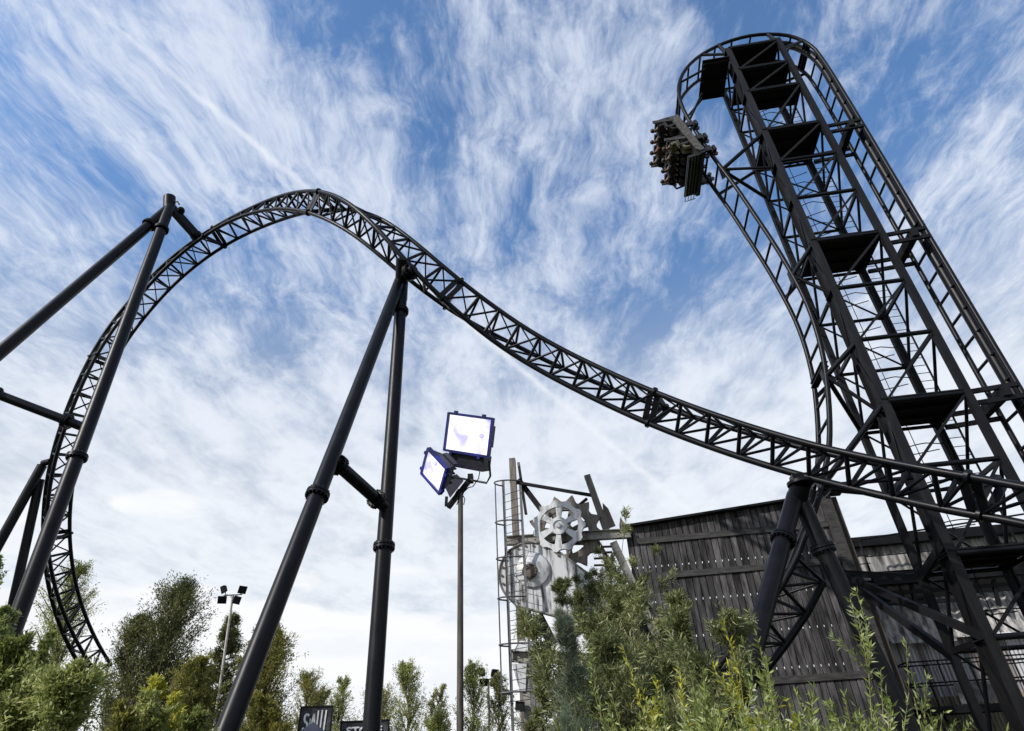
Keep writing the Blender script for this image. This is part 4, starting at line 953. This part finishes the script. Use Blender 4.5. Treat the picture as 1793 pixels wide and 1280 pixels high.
# ================================================================== vegetation
def leaf_mesh(name, p, d, L, Wd, mat, parent, fold=.25):
    n = len(p); rnd = RNG.normal(size=(n, 3)); s = np.cross(d, rnd); s /= np.linalg.norm(s, axis=1, keepdims=True) + 1e-9; u = np.cross(s, d)
    L = L[:, None]; Wd = Wd[:, None]
    v = np.stack([p, p + d * L * .45 + s * Wd + u * Wd * fold, p + d * L - u * L * .12, p + d * L * .45 - s * Wd + u * Wd * fold], 1).reshape(-1, 3)
    me = bpy.data.meshes.new(name); me.vertices.add(4 * n); me.vertices.foreach_set('co', v.ravel().astype(np.float32))
    me.loops.add(4 * n); me.loops.foreach_set('vertex_index', np.arange(4 * n, dtype=np.int32))
    me.polygons.add(n); me.polygons.foreach_set('loop_start', np.arange(0, 4 * n, 4, dtype=np.int32)); me.polygons.foreach_set('loop_total', np.full(n, 4, dtype=np.int32))
    me.update(calc_edges=True); me.materials.append(mat); o = bpy.data.objects.new(name, me); COL.objects.link(o); place(o, parent); return o
def unitr(a): return a / (np.linalg.norm(a, axis=1, keepdims=True) + 1e-9)
def tree(name, label, cat, base, H, Rad, mat, nb=60, tw=12, lf=12, L=.16, Wd=.035, up=.6, droop=.15, prof='oval', stems=1, low=.1, group=None, seed=0, tr=.02, jit=.5, lean=(0, 0), spread=.12, stemmat=None):
    global RNG
    RNG = np.random.default_rng(seed + 100); rg = RNG; base = np.asarray(base, float)
    t = thing(name, label, cat, base, group); wood = MB(); lp = []; ld_ = []
    for s in range(stems):
        off = rg.normal(size=2) * Rad * spread * (stems > 1); hh = H * (1 if s == 0 else rg.uniform(.65, .97)); ln = np.array([lean[0], lean[1]]) * hh + (off * 2.2 if stems > 1 else 0)
        P_ = [base + V(off[0] + ln[0] * u ** 1.4 + rg.normal() * .02 * H * u, off[1] + ln[1] * u ** 1.4 + rg.normal() * .02 * H * u, hh * u) for u in np.linspace(0, 1, 7)]
        wood.path(P_, [max(.004, tr * H * (1 - .92 * u) / (1 if stems == 1 else 1.6)) for u in np.linspace(0, 1, 7)], 6); P_ = np.array(P_)
        for i in range(nb // stems):
            u = low + (1 - low) * rg.random() ** .85; k = min(int(u * 6), 5); st = P_[k] + (P_[k + 1] - P_[k]) * (u * 6 - k)
            pr_ = {'oval': math.sin(math.pi * min(1, .18 + .80 * u)) ** .7, 'cone': (1 - u) ** .8 + .06, 'plume': .1 + .9 * max(0, math.sin(math.pi * min(1, .14 + .84 * u))) ** .75, 'col': .8 * (1 - u ** 4) + .15}[prof]
            ln_ = Rad * pr_ * rg.uniform(.55, 1.2); az = rg.uniform(0, 2 * math.pi); e = up * rg.uniform(.6, 1.3)
            d = unit([math.cos(az) * math.cos(e), math.sin(az) * math.cos(e), math.sin(e)])
            pts = np.array([st + d * ln_ * q + ZX * (q * q * (up * .2 - droop)) * ln_ for q in (0, .35, .7, 1.0)])
            wood.path(pts, [max(.003, tr * H * .22 * (1 - .8 * q)) for q in (0, .35, .7, 1.0)], 4, False)
            q = rg.uniform(.12, 1.0, tw) ** .8; idx = np.minimum((q * 3).astype(int), 2); fr_ = (q * 3 - idx)[:, None]
            s0 = pts[idx] + (pts[idx + 1] - pts[idx]) * fr_; td = unitr(d[None] + rg.normal(size=(tw, 3)) * jit + ZX * (.25 * up)); tl_ = ln_ * rg.uniform(.18, .6, tw)
            v = rg.random((tw, lf)); pp = s0[:, None] + td[:, None] * (tl_[:, None] * v)[..., None] + rg.normal(size=(tw, lf, 3)) * .035 * Rad
            pp[..., 2] -= droop * (v ** 2) * tl_[:, None]
            dd = td[:, None] + rg.normal(size=(tw, lf, 3)) * .55 - ZX * droop * .8
            lp.append(pp.reshape(-1, 3)); ld_.append(dd.reshape(-1, 3))
    wood.build('trunk', stemmat or TRUNK, t)
    p = np.concatenate(lp); d = unitr(np.concatenate(ld_)); n = len(p)
    leaf_mesh('crown', p, d, L * rg.uniform(.6, 1.3, n), Wd * rg.uniform(.6, 1.25, n), mat, t)
    return t
def shoots(label, base, H, spread, mat, n=14, per=115, L=.078, Wd=.0088, seed=0, lean=(0, 0), side=5, group='willow shrubs growing in the foreground', tall=None):
    """willow shrub: arching shoots closely set with narrow leaves"""
    rg = np.random.default_rng(seed + 500); base = np.asarray(base, float); t = thing('willow_shrub', label, 'shrub', base, group)
    wood = MB(); lp = []; ld_ = []
    def shoot(p0, d0, ln, r, cnt):
        pts = [p0]; d = unit(d0)
        for k in range(6):
            d = unit(d + rg.normal(size=3) * .09 + ZX * .05); pts.append(pts[-1] + d * ln / 6)
        wood.path(pts, [r * (1 - .8 * k / 6) for k in range(7)], 5, False); pts = np.array(pts)
        q = np.sort(rg.uniform(.12, 1, cnt)); i = np.minimum((q * 6).astype(int), 5); pp = pts[i] + (pts[i + 1] - pts[i]) * (q * 6 - i)[:, None]; ax = unitr(pts[i + 1] - pts[i])
        rad = unitr(np.cross(ax, rg.normal(size=(cnt, 3)))); k = rg.uniform(.35, 1.0, (cnt, 1)); lp.append(pp); ld_.append(unitr(ax * (1.15 - k * .6) + rad * k + rg.normal(size=(cnt, 3)) * .12 - ZX * .1)); return pts
    for s in range(n):
        off = rg.normal(size=2) * spread * .35; hh = H * (1.0 if s == 0 else 1 - .5 * rg.random() ** .6)
        d0 = V(off[0] * .35 / spread + lean[0], off[1] * .35 / spread + lean[1], 1.0) + rg.normal(size=3) * .08
        pts = shoot(base + V(off[0], off[1], 0), d0, hh, .012, per)
        for j in range(side): k = rg.integers(2, 6); shoot(pts[k], unit(pts[k] - pts[k - 1]) + rg.normal(size=3) * .5, hh * rg.uniform(.12, .3), .006, per // 3)
    wood.build('stem', STEMM, t)
    p = np.concatenate(lp); d = np.concatenate(ld_); m_ = len(p); global RNG
    RNG = rg; leaf_mesh('crown', p, d, L * rg.uniform(.55, 1.25, m_), Wd * rg.uniform(.6, 1.3, m_), mat, t); return t
STEMM = mat_noise('yellow_green_stem', (.12, .13, .03), (.2, .19, .06), 9, (.6, .8))
LF_DK = mat_leaf('dark_willow_leaves', [(0.043, 0.053, 0.021), (0.106, 0.126, 0.044), (0.215, 0.234, 0.103), (0.505, 0.501, 0.278)], .35)
LF_YG = mat_leaf('yellow_green_willow_leaves', [(0.066, 0.101, 0.024), (0.174, 0.240, 0.060), (0.361, 0.441, 0.134), (0.475, 0.475, 0.401)], .45)
LF_YE = mat_leaf('yellowing_leaves', [(0.087, 0.102, 0.014), (0.290, 0.290, 0.029), (0.609, 0.522, 0.043), (0.620, 0.620, 0.174)], .45)
LF_MD = mat_leaf('mid_green_leaves', [(0.058, 0.081, 0.021), (0.164, 0.201, 0.053), (0.329, 0.367, 0.118), (0.639, 0.594, 0.278)], .4)
LF_FR = mat_leaf('dull_far_leaves', [(0.037, 0.045, 0.017), (0.094, 0.111, 0.040), (0.176, 0.181, 0.069), (0.312, 0.289, 0.113)], .4)
LF_AU = mat_leaf('autumn_tinted_leaves', [(0.056, 0.062, 0.014), (0.150, 0.150, 0.037), (0.289, 0.251, 0.056), (0.475, 0.389, 0.113)], .42)
LF_PN = mat_leaf('blue_green_needles', [(.05, .07, .05), (.09, .13, .09), (.15, .2, .14), (.24, .3, .22)], .2)
def G(px, dep, py=1280): p = P(px, py, dep); return V(p[0], p[1], 0)
def hgt(px, py, dep, basept=None):           # height of a thing standing at that depth whose top shows at py
    return float(P(px, py, dep)[2])
gT = 'trees behind the coaster supports'
def T(px, top, dep, rad_px, mat, label, **k):
    p = P(px, top, dep); b = V(p[0], p[1], 0); kw = dict(nb=70, tw=16, lf=30, L=.13, Wd=.02, up=1.0, prof='plume', group=gT, jit=.42, droop=.05); kw.update(k)
    kw['nb'] = int(kw['nb'] * 1.5); kw['tw'] = 9; kw['lf'] = int(kw['lf'] * .62)
    return tree('tree', label, 'tree', b, p[2], rad_px * 1.45 * dep / CF, mat, **kw)
T(150, 1003, 38, 50, LF_MD, 'bright green tree showing behind the foot of the curved track', seed=1, nb=90, L=.14, Wd=.022)
T(248, 1088, 30, 46, LF_FR, 'loose dark tree just right of the track foot, left of the tallest one', seed=2, nb=80)
T(316, 1040, 31, 62, LF_FR, 'tallest dull green tree left of the pale lamp mast', seed=3, nb=150, L=.14, Wd=.022)
T(405, 1082, 33, 48, LF_FR, 'pointed dark tree right behind the pale lamp mast', seed=4, nb=120, prof='cone', up=.4, L=.14, Wd=.022)
T(478, 1108, 30, 46, LF_AU, 'autumn tinted tree standing behind the left central tube leg', seed=5, nb=130, L=.13, Wd=.022, prof='oval')
T(355, 1165, 22, 46, LF_AU, 'low brownish green bush at the foot of the tallest tree', seed=15, nb=120, prof='oval', L=.11, Wd=.02)
T(600, 1200, 36, 30, LF_MD, 'thin pale tree between the two tube legs above the SAW sign', seed=6, nb=50, lf=18)
T(716, 1172, 36, 34, LF_MD, 'feathery young tree just right of the right central tube leg', seed=7, nb=70, lf=20)
T(765, 1208, 37, 26, LF_AU, 'short bright tree left of the floodlight mast', seed=8, nb=50, lf=20)
T(828, 1168, 35, 30, LF_MD, 'slim tree just right of the floodlight mast', seed=9, nb=60, lf=20)
T(872, 1190, 33, 26, LF_FR, 'small dark tree behind the far lamp mast and caged ladder', seed=10, nb=50, lf=20)
T(540, 1190, 38, 36, LF_AU, 'sparse tree between the golden tree and the SAW sign', seed=16, nb=70, lf=16)
T(225, 1160, 38, 34, LF_MD, 'small light tree just right of the lowest bend of the track', seed=17, nb=60, lf=16)
T(930, 1235, 36, 34, LF_MD, 'low tree right behind the legs of the caged ladder', seed=18, nb=60, lf=16)
T(560, 1225, 40, 40, LF_FR, 'low hazy tree directly behind the SAW sign', seed=11, nb=60)
T(665, 1228, 40, 40, LF_AU, 'low tree behind the STORE sign', seed=12, nb=60)
gB = 'bushes at the lower left'
def Bsh(px, top, dep, rad_px, mat, label, **k):
    p = P(px, top, dep); b = V(p[0], p[1], 0); kw = dict(nb=90, tw=16, lf=24, L=.068, Wd=.0115, up=1.0, prof='plume', stems=4, group=gB, spread=.18, tr=.012, low=.25); kw.update(k)
    return tree('bush', label, 'bush', b, p[2], rad_px * dep / CF, mat, **kw)
Bsh(12, 1000, 11, 60, LF_YG, 'tall light green bush at the left edge hiding the tube feet', seed=21, nb=130)
Bsh(52, 1052, 11.5, 50, LF_YG, 'light green bush in front of the thick tube foot left of the track', seed=22, nb=150)
Bsh(98, 1120, 11, 38, LF_YG, 'light green bush touching the lowest bend of the track', seed=23, nb=120)
Bsh(60, 1150, 8, 110, LF_MD, 'dark green bush filling the lower left corner', seed=24, nb=170)
Bsh(165, 1232, 8.5, 60, LF_MD, 'mid green bush below the track foot', seed=25, nb=140)
Bsh(275, 1192, 10, 46, LF_YE, 'yellowing bush right of the track foot', seed=26, nb=110)
Bsh(345, 1232, 9, 55, LF_MD, 'low green bush at the foot of the left central tube leg', seed=27, nb=110)
Bsh(240, 1240, 7, 60, LF_AU, 'brownish yellow low bush in front, left of the central tube leg', seed=28, nb=110)
Bsh(470, 1232, 14, 55, LF_AU, 'low golden bush just right of the left central tube leg', seed=29, nb=90)
Bsh(760, 1262, 16, 60, LF_MD, 'low bush at the foot of the floodlight mast', seed=30, nb=90)
# the willow thicket in front of the machinery and the plank wall
gW = 'dark willows before the machinery'
def Wl(px, top, dep, rad_px, label, mat=None, **k):
    p = P(px, top, dep); b = V(p[0], p[1], 0); kw = dict(nb=150, tw=14, lf=21, L=.11, Wd=.008, up=1.0, prof='plume', stems=6, group=gW, spread=.3, tr=.008, low=.12, droop=.22, jit=.55); kw.update(k)
    return tree('willow', label, 'willow', b, p[2], rad_px * dep / CF, mat or LF_DK, **kw)
Wl(1032, 990, 12.5, 52, 'dark willow covering the tail of the riveted pulley housing', seed=41)
Wl(1085, 925, 13.5, 52, 'tallest thin willow reaching the steel beam beside the plank wall', seed=42, nb=100, lf=12)
Wl(1130, 985, 12, 75, 'broad dark willow against the left end of the plank wall', seed=43, nb=190)
Wl(1200, 1045, 11, 60, 'lower willow in front of the plank wall, right of the broad one', seed=44)
Wl(1070, 1090, 9, 105, 'dark willow low in the middle of the thicket', seed=45, nb=190)
Wl(955, 1165, 10, 34, 'small willow at the foot of the machinery frame posts', seed=46, nb=70)
# pine sapling
p = P(990, 1082, 8.2); pb = V(p[0], p[1], 0)
tree('pine_sapling', 'blue green pine sapling with bare pale leader stem below the pulley housing', 'pine sapling', pb, p[2], .62, LF_PN, nb=60, tw=12, lf=22, L=.10, Wd=.0028, up=.95, prof='cone', low=.3, droop=.0, seed=47, tr=.006, jit=.3, stemmat=STEMM)
# foreground shoots
def Fs(px, top, dep, label, mat=LF_YG, **k):
    p = P(px, top, dep); return shoots(label, V(p[0], p[1], 0), p[2] * 1.0, .36, mat, **k)
Fs(1130, 1165, 6.6, 'yellow green willow shrub in front, right of the pine sapling', seed=1, n=22)
Fs(1185, 1120, 6.8, 'tall yellowing willow shrub in front of the dark thicket', LF_YE, seed=2, n=10)
Fs(1240, 1100, 6.6, 'bright yellow leaved shrub in front of the plank wall', LF_YE, seed=3, n=8)
Fs(1262, 1150, 6.2, 'dense light green willow shrub left of the forked support foot', seed=4, n=22)
Fs(1325, 1085, 6.4, 'light green willow shrub before the left foot of the forked support', seed=5, n=9)
Fs(1385, 1165, 6.0, 'light green willow shrub between the feet of the forked support', seed=6, n=15)
Fs(1450, 1120, 6.2, 'single tall willow shoot arching high before the planks', seed=27, n=4, tall=True, per=80, lean=(-.06, 0), side=2)
Fs(1475, 1180, 6.0, 'willow shrub in front of the right leg of the forked support', seed=8, n=9)
Fs(1540, 1235, 5.8, 'short willow shrub at the right foot of the forked support', seed=9, n=6)
Fs(1090, 1215, 5.8, 'low green willow shrub at the bottom beside the pine sapling', LF_MD, seed=10, n=34)
Fs(1215, 1205, 5.4, 'low leafy willow shrub at the bottom of the yellow patch', seed=11, n=34)
Fs(1520, 1240, 5.4, 'low sprig of willow at the far right of the front row', seed=14, n=14)
Fs(1275, 1205, 5.3, 'low willow shrub between the yellow patch and the left tube foot', seed=15, n=30)
Fs(1385, 1215, 5.3, 'low willow shrub under the crossing braces of the forked support', seed=16, n=26)
Fs(1330, 1215, 5.2, 'low leafy willow shrub at the bottom centre of the front row', seed=12, n=34)
Fs(1430, 1225, 5.2, 'low leafy willow shrub nearest the right end of the front row', seed=13, n=34)
